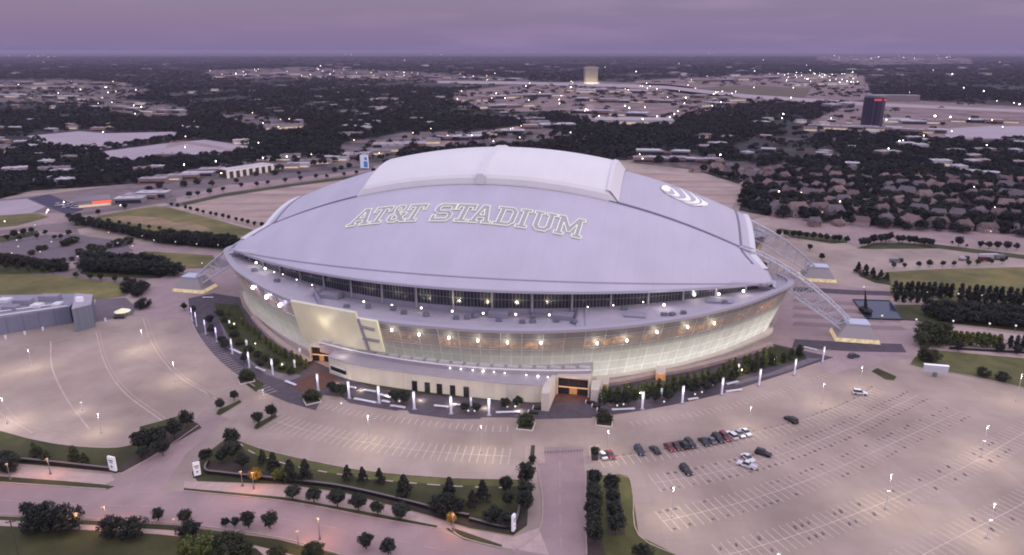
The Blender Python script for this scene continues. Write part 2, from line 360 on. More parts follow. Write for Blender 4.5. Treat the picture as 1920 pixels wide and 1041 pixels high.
S_('road',[(1440,404),(1700,426),(1920,440),(2500,475),(2500,520),(1920,470),(1760,455),(1640,452),(1600,460),(1560,440),(1450,420)],ROAD,.05)
S_('sidewalk',[(1725,606),(1800,612),(1920,628),(2300,660),(2300,675),(1920,640),(1720,618)],TAN,.08)
S_('plaza_paving',[(1480,525),(1668,545),(1722,600),(1730,650),(1700,672),(1560,700),(1440,655)],MATS['pink_paving'],.05)
for k,(y0,y1,w) in enumerate(((538,546,1.0),(560,566,.5),(574,580,.5),(588,595,.5),(603,610,.6),(636,652,1.0))):
    S_('paving_band',[(1490,y0),(1600,y0+6),(1690,y0+9),(1700,y1+9),(1600,y1+7),(1485,y1)],SLATE if w==1 else mat('brown_paving_%d'%k,(.27,.20,.20)),.09)
S_('walkway',[(1668,560),(1735,563),(1737,572),(1672,569)],CONC2,.12)
S_('walkway',[(1665,566),(1672,567),(1698,604),(1690,604)],CONC2,.12)
# behind the stadium
S_('car_park',[(335,386),(420,368),(560,347),(700,329),(790,318),(790,345),(620,420),(500,430),(478,430)],mat('tan_lot',(.46,.34,.29),c2=(.38,.28,.25),ns=.05,big=(.02,.22,(.25,3,1))),.06)
S_('car_park',[(1195,322),(1300,330),(1390,350),(1370,395),(1440,405),(1380,420),(1200,380)],MATS['tan_lot'],.06)
# far clearings: pale ground of the shopping districts, freeway and fields
FAR=mat('district_ground',(.20,.148,.15),c2=(.06,.052,.052),ns=.02,detail=8,lo=.42,hi=.62)
FARL=mat('pale_district_ground',(.28,.195,.19),c2=(.09,.07,.072),ns=.015,detail=6,lo=.45,hi=.7)
D=dict(
 D1=[(-60,152),(60,150),(150,150),(240,158),(285,170),(280,180),(180,192),(60,196),(-60,200)],
 D2=[(150,190),(250,188),(350,203),(350,222),(270,226),(200,212)],
 D3=[(380,133),(560,126),(700,132),(830,138),(1000,150),(960,160),(830,156),(690,150),(560,148),(400,150)],
 D4=[(850,172),(960,160),(1100,152),(1250,158),(1400,176),(1420,196),(1290,215),(1262,232),(1180,240),(1110,232),(1040,208),(960,210),(850,196)],
 D5=[(640,268),(760,248),(900,246),(1010,232),(1090,262),(960,275),(820,280),(700,312),(640,318),(430,336),(310,345),(250,344),(330,322),(480,300),(640,290)],
 D6=[(1180,152),(1300,146),(1460,138),(1620,142),(1640,186),(1520,196),(1400,192),(1260,172)],
 D7=[(1520,228),(1590,196),(1650,186),(1740,190),(2000,205),(2000,262),(1770,262),(1700,248),(1540,246)],
 D9=[(1185,282),(1290,288),(1350,300),(1440,306),(1400,340),(1300,318),(1190,306)],
 D11=[(400,215),(470,214),(575,232),(570,246),(500,250),(420,225)],
 D12=[(1530,105),(1820,108),(1830,120),(1620,124),(1530,114)])
for k,v in D.items(): sheet('district_ground',v,.25,FARL if k in('D4','D6','D7') else FAR)
S_('field',[(1290,166),(1400,160),(1520,166),(1510,185),(1410,184)],mat('far_field',(.14,.105,.075),c2=(.11,.09,.06),ns=.01),.35)
FW=mat('freeway_concrete',(.42,.34,.36))
S_('freeway',[(820,152),(960,153),(1100,156),(1250,161),(1400,177),(1640,193),(1920,206),(2300,222),(2300,228),(1920,211),(1640,199),(1400,184),(1250,167),(1100,161),(960,158),(820,156)],FW,.6)
S_('freeway',[(-60,105),(60,107),(110,111),(110,113),(50,110),(-60,108)],FW,.6)
S_('car_park',[(1767,242),(1860,236),(1990,238),(1990,262),(1860,260),(1775,258)],MATS['pale_lot'],.5)
S_('car_park',[(1650,226),(1720,226),(1740,232),(1660,236)],FARL,.5)
S_('street',[(1385,345),(1400,335),(1470,305),(1478,308),(1420,338),(1400,352)],ROAD,.3)
S_('street',[(1100,195),(1112,195),(1125,240),(1080,275),(1060,275),(1100,240)],ROAD,.3)
S_('street',[(310,278),(320,262),(360,266),(470,285),(540,300),(535,303),(440,284),(350,270)],ROAD,.45)
S_('street',[(790,270),(900,246),(1010,232),(1015,236),(905,252),(810,280)],ROAD,.35)
# ------------------------------------------------------------------ the stadium
_a=G(1597,632); _b=G(375,542); ANG=math.atan2(_a.y-_b.y,_a.x-_b.x)
AX=Vector((math.cos(ANG),math.sin(ANG),0)); AY=Vector((-AX.y,AX.x,0)); CEN=(_a+_b)/2+AY*50; CEN.z=0
def L2W(x,y,z=0): p=CEN+AX*x+AY*y; return Vector((p.x,p.y,z))
def W2L(p): d=p-CEN; return Vector((d.dot(AX),d.dot(AY),p.z))
def GL(x,y,z=0): return W2L(G(x,y,z))
ST=thing('stadium','huge domed stadium with pale roof, glass walls and lattice arches amid car parks','stadium',CEN,ANG)
def Zn(xp): return 69.5-.001626*xp*xp
def eave(xp):
    q=min(1.05,abs(xp)/147); return 123-61*q*q, 37.5-6.5*q*q
BOW=9.5
def roofz(x,y):
    xp=x+4; ye,ze=eave(xp)
    if abs(y)<41: return Zn(xp)+BOW*(1-(y/41)**2)
    t=(abs(y)-41)/(ye-41)
    return Zn(xp)*(1-t)+ze*t+2.5*4*t*(1-t)
def endx(ay):     # roof end, in centred x, by |y|
    return 139 if ay<50 else 139+8*min(1,(ay-50)/14)
b=MB(); rows=[]; N=72
ts=[-1+2*i/44 for i in range(45)]
for i in range(N+1):
    u=-1+2*i/N; row=[]
    for v in ts:
        xp=u*139; ye=eave(xp)[0]
        av=abs(v)
        y=(41*av/.5 if av<=.5 else 41+(ye-41)*(av-.5)/.5)*(1 if v>0 else -1)
        k=max(0,(av-.62)/.38); xx=xp*(1+(147/139-1)*k)
        z=roofz(xx-4,y) if av<.999 else eave(xx)[1]
        row.append((xx-4,y if av<.999 else math.copysign(eave(xx)[0],v),z))
    rows.append(row)
b.grid(rows); 
roof=b.obj('roof',ROOFM,ST,smooth=True)
# flip if needed
me=roof.data
if me.polygons[len(me.polygons)//2].normal.z<0: me.flip_normals()
# fascia + soffit
b=MB(); top=[r_[0] for r_ in rows]; farr=[r_[-1] for r_ in rows]
endR=rows[-1]; endL=rows[0][::-1]
loop=top+endR[1:]+farr[::-1][1:]+endL[1:-1]
cx=-4
def inset(p,d,dz):
    v=Vector((p[0]-cx,p[1],0)); L=v.length; v*= (L-d)/L; return (v.x+cx,v.y,p[2]+dz)
lp0=[(p[0],p[1],p[2]+.02) for p in loop]; lp1=[inset(p,-1.0,-.25) for p in loop]; lp2=[inset(p,-1.1,-1.4) for p in loop]; lp3=[inset(p,.2,-1.6) for p in loop]; lp4=[inset(p,7,-.6) for p in loop]
b.grid([lp0,lp1,lp2,lp3,lp4],closed=True)
b.obj('eave',mat('eave_metal',(.50,.48,.55),r=.45,metal=.1),ST,fix=True)
# second line in from the eave (gutter)
b=MB()
for sgn in (-1,):
    ln=[]
    for i in range(61):
        xp=-139+278*i/60; ye,ze=eave(xp); t=.93
        y=-(41+(ye-41)*t); ln.append(Vector((xp*1.03-4,y,roofz(xp*1.03-4,y)+.15)))
    for a,c in zip(ln,ln[1:]): b.tube(a,c,.35,4)
b.obj('gutter',mat('gutter_grey',(.42,.39,.46)),ST)
for sgn in (-1,1):
    b=MB()
    r1=[];r2=[];r3=[];r4=[]
    for i in range(61):
        x=-139-4+278*i/60; z=roofz(x,sgn*41)
        for r_,dy,dz in ((r1,-1.1,-.2),(r2,-1.1,.5),(r3,1.1,.5),(r4,1.1,-.2)): r_.append((x,sgn*41+dy,z+dz))
    b.grid([r1,r2,r3,r4]); b.obj('roof_joint',JOINT,ST,fix=True)
# end trim: white upstand along the right and left roof ends
for sgn in (-1,1):
    b=MB(); ys=[-58+116*i/24 for i in range(25)]; A=[];B_=[];C_=[];D_=[]
    for y in ys:
        x=sgn*endx(abs(y))-4; z=roofz(x,y)
        for L_,dx,dz in ((A,-sgn*2.6,-.3),(B_,-sgn*2.6,.9),(C_,sgn*.6,.9),(D_,sgn*1.2,-2.5)): L_.append((x+dx,y,z+dz))
    b.grid([A,B_,C_,D_]); b.obj('roof_end_trim',WHT,ST,fix=True)
    b=MB(); A=[];B_=[]
    for y in ys:
        x=sgn*(endx(abs(y))-7)-4; z=roofz(x,y); A.append((x-.7,y,z+.25)); B_.append((x+.7,y,z+.25))
    b.grid([A,B_]); b.obj('roof_joint',JOINT,ST)
# retractable panels
def panel(x0,x1,endside):
    b=MB(); n=20; rows=[]
    prof=[(-42.2,-.1,0),(-41.6,3.2,0),(-40,4.4,0)]+[(-40+80*i/16,4.6,1) for i in range(1,16)]+[(40,4.4,0),(41.6,3.2,0),(42.2,-.1,0)]
    xs=[x0+(x1-x0)*i/n for i in range(n+1)]
    for x in xs:
        rows.append([(x,y,roofz(x,max(-41,min(41,y)))+dz) for y,dz,k in prof])
    # bevelled outer end
    if endside: 
        xe=(x1 if endside>0 else x0)+endside*4.5
        er=[(xe,y,roofz(xe,max(-41,min(41,y)))+min(dz,.3)) for y,dz,k in prof]
        if endside>0: rows.append(er)
        else: rows.insert(0,er)
    b.grid(rows); return b.obj('retractable_panel',PANELM,ST,fix=True)
panel(-9.6,59,1); panel(-78,-10.4,-1)
b=MB(); rr=[]
for y in [-42.6]+[-42.3+84.6*i/20 for i in range(21)]+[42.6]:
    yc=max(-41,min(41,y)); z0=-.1 if abs(y)>42.4 else 5.6
    rr.append([(x,y,roofz(x,yc)+z0*k) for x,k in ((-12.4,0 if abs(y)>42.4 else .75),(-11.6,1),(-8.4,1),(-7.6,0 if abs(y)>42.4 else .75))])
b.grid(rr); b.obj('panel_ridge',WHT,ST,fix=True)
# a lighter rim strip along the right-hand panel's outer end
b=MB(); rr=[]
for i in range(21):
    y=-41+82*i/20; rr.append([(x,y,roofz(x,y)+dz) for x,dz in ((57.5,4.7),(58,5.4),(60,5.2),(64.6,.5))])
b.grid(rr); b.obj('panel_end_cap',WHT,ST,fix=True)
# lettering on the roof
GLY={
'T':([[(0,1),(0,.66),(.13,.66),(.13,.82),(.29,.82),(.29,.14),(.15,.14),(.15,0),(.62,0),(.62,.14),(.48,.14),(.48,.82),(.64,.82),(.64,.66),(.77,.66),(.77,1)]],.77),
'I':([[(0,1),(0,.86),(.13,.86),(.13,.14),(0,.14),(0,0),(.46,0),(.46,.14),(.33,.14),(.33,.86),(.46,.86),(.46,1)]],.46),
'D':([[(0,1),(0,.86),(.12,.86),(.12,.14),(0,.14),(0,0),(.62,0),(.82,.2),(.82,.8),(.62,1)],[(.31,.84),(.31,.16),(.55,.16),(.63,.24),(.63,.76),(.55,.84)]],.82),
'U':([[(0,1),(0,.86),(.1,.86),(.1,.2),(.28,0),(.62,0),(.8,.2),(.8,.86),(.9,.86),(.9,1),(.5,1),(.5,.86),(.6,.86),(.6,.27),(.53,.17),(.37,.17),(.3,.27),(.3,.86),(.4,.86),(.4,1)]],.9),
'A':([[(.33,1),(.1,.14),(0,.14),(0,0),(.38,0),(.38,.14),(.3,.14),(.34,.28),(.6,.28),(.64,.14),(.56,.14),(.56,0),(.95,0),(.95,.14),(.85,.14),(.62,1)],[(.38,.43),(.47,.78),(.56,.43)]],.95),
'M':([[(0,1),(0,.86),(.1,.86),(.1,.14),(0,.14),(0,0),(.38,0),(.38,.14),(.28,.14),(.28,.66),(.5,.2),(.6,.2),(.82,.66),(.82,.14),(.72,.14),(.72,0),(1.1,0),(1.1,.14),(1.0,.14),(1.0,.86),(1.1,.86),(1.1,1),(.8,1),(.55,.5),(.3,1)]],1.1),
'S':([[(.8,1),(.8,.66),(.64,.66),(.64,.8),(.58,.84),(.26,.84),(.2,.78),(.2,.66),(.26,.6),(.62,.6),(.8,.44),(.8,.16),(.64,0),(0,0),(0,.34),(.16,.34),(.16,.16),(.56,.16),(.62,.22),(.62,.36),(.56,.42),(.18,.42),(0,.58),(0,.84),(.16,1)]],.8),
'&':([[(.25,1),(.12,.88),(.12,.68),(.24,.53),(.02,.36),(.02,.14),(.16,0),(.5,0),(.62,.1),(.74,0),(.97,0),(.97,.15),(.86,.15),(.76,.27),(.86,.4),(.86,.54),(.58,.54),(.58,.42),(.64,.38),(.46,.55),(.62,.68),(.62,.88),(.5,1)],[(.3,.8),(.3,.72),(.37,.66),(.44,.72),(.44,.8),(.4,.85),(.34,.85)],[(.22,.3),(.22,.2),(.28,.15),(.42,.15),(.5,.22),(.34,.42)]],.97)}
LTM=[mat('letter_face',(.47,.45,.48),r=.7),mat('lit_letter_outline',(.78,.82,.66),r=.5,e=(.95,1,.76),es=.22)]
cells=[('A',-73.5,-61),('T',-62,-52),('&',-51.6,-41),('T',-42.8,-32.8),('S',-27.5,-17),('T',-16.6,-6.2),('A',-7.2,4.2),('D',5.2,15.8),('I',16.8,22.6),('U',24,35.4),('M',36,49.6)]
def refine(P,step):
    o=[]
    for i in range(len(P)):
        a,c=P[i],P[(i+1)%len(P)]; n=max(1,int((c-a).length/step))
        for k in range(n): o.append(a+(c-a)*k/n)
    return o
for ch,x0,x1 in cells:
    loops,w=GLY[ch]; b=MB(); Ls=[]
    for lo in loops:
        P=[]
        for (gx,gy) in lo:
            X=x0+(x1-x0)*gx/w+gy*.7; yb=-78.2-.033*(X+73); P.append(Vector((X,yb+gy*15.6,0)))
        Ls.append(P)
    for t in tessellate_polygon(Ls):
        al=[q for L_ in Ls for q in L_]; b.face([(al[i].x,al[i].y,roofz(al[i].x,al[i].y)+.35) for i in t],0)
    for P in Ls:
        Q=refine(P,2.2)
        for i in range(len(Q)):
            a,c=Q[i],Q[(i+1)%len(Q)]
            a=Vector((a.x,a.y,roofz(a.x,a.y)+.55)); c=Vector((c.x,c.y,roofz(c.x,c.y)+.55)); b.tube(a,c,.29,4,1)
    b.obj('roof_letter',LTM,ST)
# round striped emblem lying flat on the roof to the right
def onroof(px,py):
    d=G(px,py)-Vector((0,0,H)); t=(H-90)/H
    while t<1.2:
        P=Vector((0,0,H))+d*t; l=W2L(P)
        if l.z<roofz(l.x,l.y): return l
        t+=.0005
    return l
def flat(name,pxs,m,dz):
    P=[onroof(*q) for q in pxs]; b=MB()
    P=refine([Vector((p.x,p.y,0)) for p in P],3)
    top_=[(p.x,p.y,roofz(p.x,p.y)+dz) for p in P]; bot=[(p.x,p.y,roofz(p.x,p.y)-.1) for p in P]
    for t in tessellate_polygon([[Vector(q) for q in top_]]): b.face([top_[i] for i in t])
    n=len(P)
    for i in range(n): b.face([bot[i],bot[(i+1)%n],top_[(i+1)%n],top_[i]])
    return b.obj(name,m,ST)
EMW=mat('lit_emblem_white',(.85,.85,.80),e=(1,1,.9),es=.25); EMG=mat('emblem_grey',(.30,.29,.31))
def cresc(x0,y0,x1,y1,w0,bul):
    """crescent between two tips bulging to the lower right"""
    n=9; o=[];i_=[]
    for k in range(n):
        t=k/(n-1); s=math.sin(math.pi*t); x=x0+(x1-x0)*t; y=y0+(y1-y0)*t
        o.append((x+bul[0]*s,y+bul[1]*s)); i_.append((x+(bul[0]-w0[0])*s,y+(bul[1]-w0[1])*s))
    return o+i_[::-1][1:-1]
ox,oy=1220,300; z=1/6.857
def cc(*a): return (ox+a[0]*z,oy+a[1]*z)
def crz(a,c,w0,bul): return cresc(*cc(*a),*cc(*c),(w0[0]*z,w0[1]*z),(bul[0]*z,bul[1]*z))
flat('roof_emblem',[cc(*q) for q in ((120,375),(140,335),(200,328),(250,340),(330,345),(440,375),(560,430),(650,490),(715,545),(715,595),(640,605),(520,600),(400,545),(280,490),(170,430))],EMG,.18)
flat('roof_emblem',[cc(*q) for q in ((135,375),(145,340),(200,332),(245,352),(258,385),(235,412),(185,405))],EMW,.35)
flat('roof_emblem',crz((245,345),(200,440),(62,20),(150,75)),EMW,.35)
flat('roof_emblem',crz((370,365),(320,500),(58,25),(170,85)),EMW,.35)
flat('roof_emblem',crz((490,410),(430,548),(48,22),(170,70)),EMW,.35)
flat('roof_emblem',crz((590,465),(550,592),(36,16),(130,40)),EMW,.35)
flat('roof_emblem',crz((680,530),(660,600),(30,8),(65,12)),EMW,.35)
# bowl: rim, facade, terrace
HALF=[(0,-147.5),(15,-147.2),(30,-145.3),(45,-142),(58,-137.5),(74,-130.5),(90,-121),(103,-112),(117,-101),(130,-90),(143,-76),(152,-65),(158,-56),(159,-48),(155,-40)]
nearR=spline([(x,y,0) for x,y in HALF],6); nearL=[Vector((-p.x-2,p.y,0)) for p in nearR[::-1]]
arcN=nearL[:-1]+[Vector((p.x-6*max(0,min(1,(p.x-105)/45)) if p.x>.5 else -1+p.x,p.y,0)) for p in nearR]
RZ=28
def FC(mirror=1):
    P=[Vector((p.x,p.y*mirror,0)) for p in arcN]; return P
nf=bpy.data.materials.new('lit_glass_facade'); nf.use_nodes=True; n=nf.node_tree.nodes; l=nf.node_tree.links
p=n['Principled BSDF']; p.inputs['Roughness'].default_value=.5; p.inputs['Specular IOR Level'].default_value=.25
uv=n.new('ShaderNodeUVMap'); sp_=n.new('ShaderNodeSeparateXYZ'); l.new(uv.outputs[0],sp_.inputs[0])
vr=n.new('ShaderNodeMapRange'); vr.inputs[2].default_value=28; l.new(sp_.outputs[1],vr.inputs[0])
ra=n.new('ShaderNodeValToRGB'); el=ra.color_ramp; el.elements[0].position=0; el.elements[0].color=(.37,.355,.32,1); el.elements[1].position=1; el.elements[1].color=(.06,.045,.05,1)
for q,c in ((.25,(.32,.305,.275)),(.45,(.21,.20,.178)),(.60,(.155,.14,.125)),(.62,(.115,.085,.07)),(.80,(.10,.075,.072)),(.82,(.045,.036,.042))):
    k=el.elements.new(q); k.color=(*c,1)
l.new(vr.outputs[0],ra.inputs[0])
# orange-lit bays of the upper concourse (v 18-23 m): whole bays lit or unlit
br=n.new('ShaderNodeTexBrick'); br.offset=0; br.inputs['Scale'].default_value=1; br.inputs['Brick Width'].default_value=9; br.inputs['Row Height'].default_value=50; br.inputs['Mortar Size'].default_value=0; br.inputs['Bias'].default_value=0
br.inputs['Color1'].default_value=(0,0,0,1); br.inputs['Color2'].default_value=(1,1,1,1); l.new(uv.outputs[0],br.inputs[0])
nn=n.new('ShaderNodeTexNoise'); nn.inputs['Scale'].default_value=.42; nn.inputs['Detail'].default_value=6; nn.inputs['Roughness'].default_value=.75; l.new(uv.outputs[0],nn.inputs[0])
n1=n.new('ShaderNodeMapRange'); n1.inputs[1].default_value=.46; n1.inputs[2].default_value=.66; l.new(nn.outputs[0],n1.inputs[0])
def band(a,c,soft=.6):
    x=n.new('ShaderNodeMapRange'); x.inputs[1].default_value=a-soft; x.inputs[2].default_value=a+soft; l.new(sp_.outputs[1],x.inputs[0])
    y=n.new('ShaderNodeMapRange'); y.inputs[1].default_value=c-soft; y.inputs[2].default_value=c+soft; y.inputs[3].default_value=1; y.inputs[4].default_value=0; l.new(sp_.outputs[1],y.inputs[0])
    m=n.new('ShaderNodeMath'); m.operation='MULTIPLY'; l.new(x.outputs[0],m.inputs[0]); l.new(y.outputs[0],m.inputs[1]); return m
bd=band(18.2,22.6)
def mul(a,c,f=None):
    m=n.new('ShaderNodeMath'); m.operation='MULTIPLY'; l.new(a,m.inputs[0])
    if f is None: l.new(c,m.inputs[1])
    else: m.inputs[1].default_value=f
    return m.outputs[0]
o1=mul(mul(bd.outputs[0],n1.outputs[0]),br.outputs[0])
mo=n.new('ShaderNodeMix'); mo.data_type='RGBA'; l.new(o1,mo.inputs[0]); l.new(ra.outputs[0],mo.inputs[6]); mo.inputs[7].default_value=(.85,.36,.14,1)
def grid_(w,h,ms,c,src):
    t=n.new('ShaderNodeTexBrick'); t.offset=0; t.inputs['Scale'].default_value=1; t.inputs['Brick Width'].default_value=w; t.inputs['Row Height'].default_value=h; t.inputs['Mortar Size'].default_value=ms
    t.inputs['Color1'].default_value=(1,1,1,1); t.inputs['Color2'].default_value=(.88,.88,.88,1); t.inputs['Mortar'].default_value=(*c,1); l.new(uv.outputs[0],t.inputs[0])
    x=n.new('ShaderNodeMix'); x.data_type='RGBA'; x.blend_type='MULTIPLY'; x.inputs[0].default_value=1; l.new(src,x.inputs[6]); l.new(t.outputs[0],x.inputs[7]); return x.outputs[2]
c_=grid_(1.5,1.55,.06,(.84,.84,.84),mo.outputs[2]); c_=grid_(4.5,4.65,.16,(1.55,1.5,1.45),c_)
# seen from inside the bowl the left half glows a little weaker
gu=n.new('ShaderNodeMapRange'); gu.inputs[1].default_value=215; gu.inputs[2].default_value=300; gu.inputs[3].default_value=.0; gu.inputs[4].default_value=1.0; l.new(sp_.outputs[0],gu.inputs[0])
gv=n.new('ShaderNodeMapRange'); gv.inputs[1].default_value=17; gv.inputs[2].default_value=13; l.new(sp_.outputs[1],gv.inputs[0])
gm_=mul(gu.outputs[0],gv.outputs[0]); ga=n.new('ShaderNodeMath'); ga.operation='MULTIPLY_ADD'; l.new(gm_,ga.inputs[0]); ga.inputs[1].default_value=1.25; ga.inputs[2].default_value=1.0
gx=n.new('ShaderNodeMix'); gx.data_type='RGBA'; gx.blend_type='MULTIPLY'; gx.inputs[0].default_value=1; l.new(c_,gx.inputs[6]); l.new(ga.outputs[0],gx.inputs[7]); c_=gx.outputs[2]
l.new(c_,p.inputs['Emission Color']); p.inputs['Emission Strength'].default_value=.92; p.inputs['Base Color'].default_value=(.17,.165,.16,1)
nf.cycles.emission_sampling='NONE'
for mir in (-1,1):
    P=FC(-mir); rows=[];uvs=[]; L_=[0]
    for a,c in zip(P,P[1:]): L_.append(L_[-1]+(c-a).length)
    for k in range(8):
        v=k/7; z=RZ*v; s=.938+.062*v; rows.append([(q.x*s,q.y*s,z) for q in P]); uvs.append([(u_,z) for u_ in L_])
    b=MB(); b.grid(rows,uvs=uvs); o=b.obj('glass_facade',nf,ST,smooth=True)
    if mir==-1: arcP=P
    # mullions in relief
    if mir==-1:
        b=MB(); k=0; tot=L_[-1]; d=0
        for i in range(len(P)-1):
            while d<=L_[i+1]:
                t=(d-L_[i])/(L_[i+1]-L_[i]); q=P[i].lerp(P[i+1],t)
                b.tube((q.x*.9395,q.y*.9395,0.2),(q.x*1.0015,q.y*1.0015,RZ),.09,4); d+=9
        for z in (17.6,23.4):
            s=.9395+.062*z/28
            for a,c in zip(P,P[1:]): b.tube((a.x*s,a.y*s,z),(c.x*s,c.y*s,z),.08,4)
        b.obj('mullions',STEEL,ST)
        # base ledge band of dark doors and white plinth
        b=MB(); r=[[(q.x*s,q.y*s,z) for q in P] for s,z in ((.934,1.6),(.958,1.6),(.960,1.3),(.960,0))]; b.grid(r); b.obj('plinth',STONE,ST,fix=True)
# rim coping + terrace
for mir in (1,-1):
    P=FC(mir); b=MB()
    r=[[(q.x*s,q.y*s,z) for q in P] for s,z in ((1.0,RZ-1.4),(1.006,RZ-1.2),(1.006,RZ),(.985,RZ),(.985,RZ-1.0))]; b.grid(r); b.obj('rim_coping',mat('coping_%s'%('near' if mir>0 else 'far'),(.42,.39,.44),r=.6),ST,fix=True)
    b=MB(); A=[];B1=[];B2=[];B3=[]
    for q in P:
        xp=q.x+3; ye,ze=eave(xp*.93); x=q.x*.93-1.5
        y=math.copysign(max(38,ye-4.5),q.y)
        if abs(q.x)>148: y=math.copysign(46,q.y)
        cen=-78<q.x<57 and mir>0
        zf=23.8 if cen else 26.6
        A.append((q.x*.985,q.y*.985,26.4 if cen else 27.2)); B1.append((x,y,zf)); B2.append((x,y,26.7)); 
        zt=roofz(x,y)-1.0 if abs(y)<ye else ze-1.5
        B3.append((x,y,max(28.5,zt)))
    b.grid([A,B1]); b.obj('terrace',TERR,ST)
    b=MB(); b.grid([B1,B2]); b.obj('terrace_wall',TERRD,ST)
    b=MB(); L_=[0]
    for a,c in zip(B2,B2[1:]): L_.append(L_[-1]+math.dist(a,c))
    b.grid([B2,B3],uvs=[[(u_,0) for u_ in L_],[(u_,9) for u_ in L_]])
    if mir>0:
        cg=bpy.data.materials.new('clerestory_glass'); cg.use_nodes=True; n=cg.node_tree.nodes; l=cg.node_tree.links; p=n['Principled BSDF']; p.inputs['Roughness'].default_value=.2
        uv=n.new('ShaderNodeUVMap'); t=n.new('ShaderNodeTexBrick'); t.offset=0; t.inputs['Scale'].default_value=1; t.inputs['Brick Width'].default_value=1.6; t.inputs['Row Height'].default_value=3.1; t.inputs['Mortar Size'].default_value=.16
        t.inputs['Color1'].default_value=(.035,.045,.055,1); t.inputs['Color2'].default_value=(.02,.02,.03,1); t.inputs['Mortar'].default_value=(.16,.16,.17,1); l.new(uv.outputs[0],t.inputs[0]); l.new(t.outputs[0],p.inputs['Base Color'])
    b.obj('clerestory',cg,ST)
    if mir>0:
        B1n,B2n,B3n=B1,B2,B3; An=A
        b=MB(); d=4; i=0
        for i in range(len(B2)-1):
            while d<=L_[i+1]:
                t=(d-L_[i])/(L_[i+1]-L_[i]); a=Vector(B2[i]).lerp(Vector(B2[i+1]),t); c=Vector(B3[i]).lerp(Vector(B3[i+1]),t); nrm=Vector((a.x,a.y,0)).normalized()*.5
                b=MB(); b.tube(a+nrm-Vector((0,0,2)),c+nrm,.55,4); d+=18; b.obj('clerestory_pier',MATS.get('pier_paint') or mat('pier_paint',(.40,.39,.40)),ST)
# step walls where the raised outer terraces end, parapets, plant boxes on the terrace
def onterr(px,py,z=26): return GL(px,py,z)
b=MB()
for q in ((1097,578,1097,614),(586,535,606,575)):
    a=GL(q[0],q[1],27.3); c=GL(q[2],q[3],27.3); b=MB(); b.tube((a.x,a.y,26.4),(c.x,c.y,26.4),1.0,4); b.obj('terrace_step',TERRD,ST)
unit=MB(); unit.box(-1.3,1.3,-1,1,0,1.5); unit.box(-.9,.9,-.7,.7,1.5,1.8); um=unit.mesh('roof_unit',STEELD)
for q in ((690,572),(757,583),(799,587),(855,593),(876,592),(935,597),(979,601),(999,600),(1043,598),(1000,588),(737,575),(650,572),(1245,594),(1260,594),(1281,591),(1358,571),(1075,601),(1090,601),(1080,604),(457,485),(478,510),(520,530),(890,588),(1170,582)):
    p_=onterr(q[0],q[1]+2); link('rooftop_unit',um,ST,(p_.x,p_.y,25.1 if 586<q[0]<1097 else 26.9),random.random())
b=MB()
for q in ((935,583,26,9),(1055,588,30,9),(1190,592,30,7),(620,549,30,14),(1350,566,40,8)):
    p_=GL(q[0],q[1],27); w=q[2]/3.2/2; b=MB(); b.box(p_.x-w,p_.x+w,p_.y-3,p_.y+3,24.6,27.0 if q[0]<1097 else 27.9); b.obj('roof_hatch',TERRD,ST)
def facade_pt(px,py,z,out=0.8):
    """point on the near facade at height z above pixel column px"""
    P=arcP; s=.938+.062*z/RZ; best=None
    for a,c in zip(P,P[1:]):
        for t in (0,.5):
            q=a.lerp(c,t); w_=L2W(q.x*s,q.y*s,z); X,_=PR(*w_)
            if best is None or abs(X-px)<best[0]: best=(abs(X-px),q,s)
    q=best[1]; nrm=Vector((q.x,q.y*1.3,0)).normalized()*out
    return Vector((q.x*s+nrm.x,q.y*s+nrm.y,z))
def fh(px,py,out=.6):
    best=None
    for a,c in zip(arcP,arcP[1:]):
        for t in (0,.25,.5,.75):
            q=a.lerp(c,t)
            for k in range(0,66):
                z=k*.5; s=.938+.062*z/RZ; X,Y=PR(*L2W(q.x*s,q.y*s,z)); e_=(X-px)**2+(Y-py)**2
                if best is None or e_<best[0]: best=(e_,q.copy(),s,z)
    q=best[1]; nrm=Vector((q.x,q.y*1.6,0)).normalized()*out
    return Vector((q.x*best[2]+nrm.x,q.y*best[2]+nrm.y,best[3]))
# floodlights on the facade and terrace
fl=MB(); fl.ball((0,0,0),.5,0,8,1.5); flm=fl.mesh('floodlight',LAMPW); fl=MB(); fl.ball((0,0,0),.95,0,8,1.2); flv=fl.mesh('floodlight',LAMPV)
for px,z in ((737,24),(790,23.2),(842,22.8),(897,22.4),(952,22),(1013,21.8),(1232,22.5),(1286,22.5),(1120,20.2),(1175,20.2),(1335,21)):
    p_=facade_pt(px,0,z,1.0); link('floodlight',flm,ST,p_)
    lamp('floodlight_glow',p_+Vector((0,-1.5,0)),450,(1,.88,.65),ST)
for px,z in ((478,23.5),(503,22.5),(530,21.5)):
    p_=facade_pt(px,0,z,1.0); link('floodlight',flv,ST,p_); lamp('floodlight_glow',p_+Vector((0,-1.2,0)),1500,(.75,.68,1),ST)
fs=MB(); fs.ball((0,0,.3),.48,0,6); fsm=fs.mesh('uplight',LAMPW)
for px,py in ((682,566),(735,573),(790,578),(848,584),(906,588),(967,590),(1030,591)):
    p_=GL(px,py,26.4); link('uplight',fsm,ST,(p_.x,p_.y,26.2))
    lamp('uplight_glow',(p_.x,p_.y,26.9),3800,(1,.85,.58),ST,'SPOT',.3,(R(128),0,0),62)
for px,py in ((480,492),(497,503),(514,509),(530,513),(556,523),(585,533),(1245,571),(1302,552),(1348,551),(1394,545),(1102,574),(1150,571),(1206,565)):
    big=(px,py) in ((480,492),(497,503),(1245,571),(1302,552),(1348,551),(1394,545))
    p_=GL(px,py,29); o=link('uplight',fsm,ST,(p_.x,p_.y,28.4)); o.scale=(1.3,)*3 if big else (.6,)*3
    if big: lamp('uplight_glow',(p_.x,p_.y,30.2),500,(.95,.9,.9),ST)
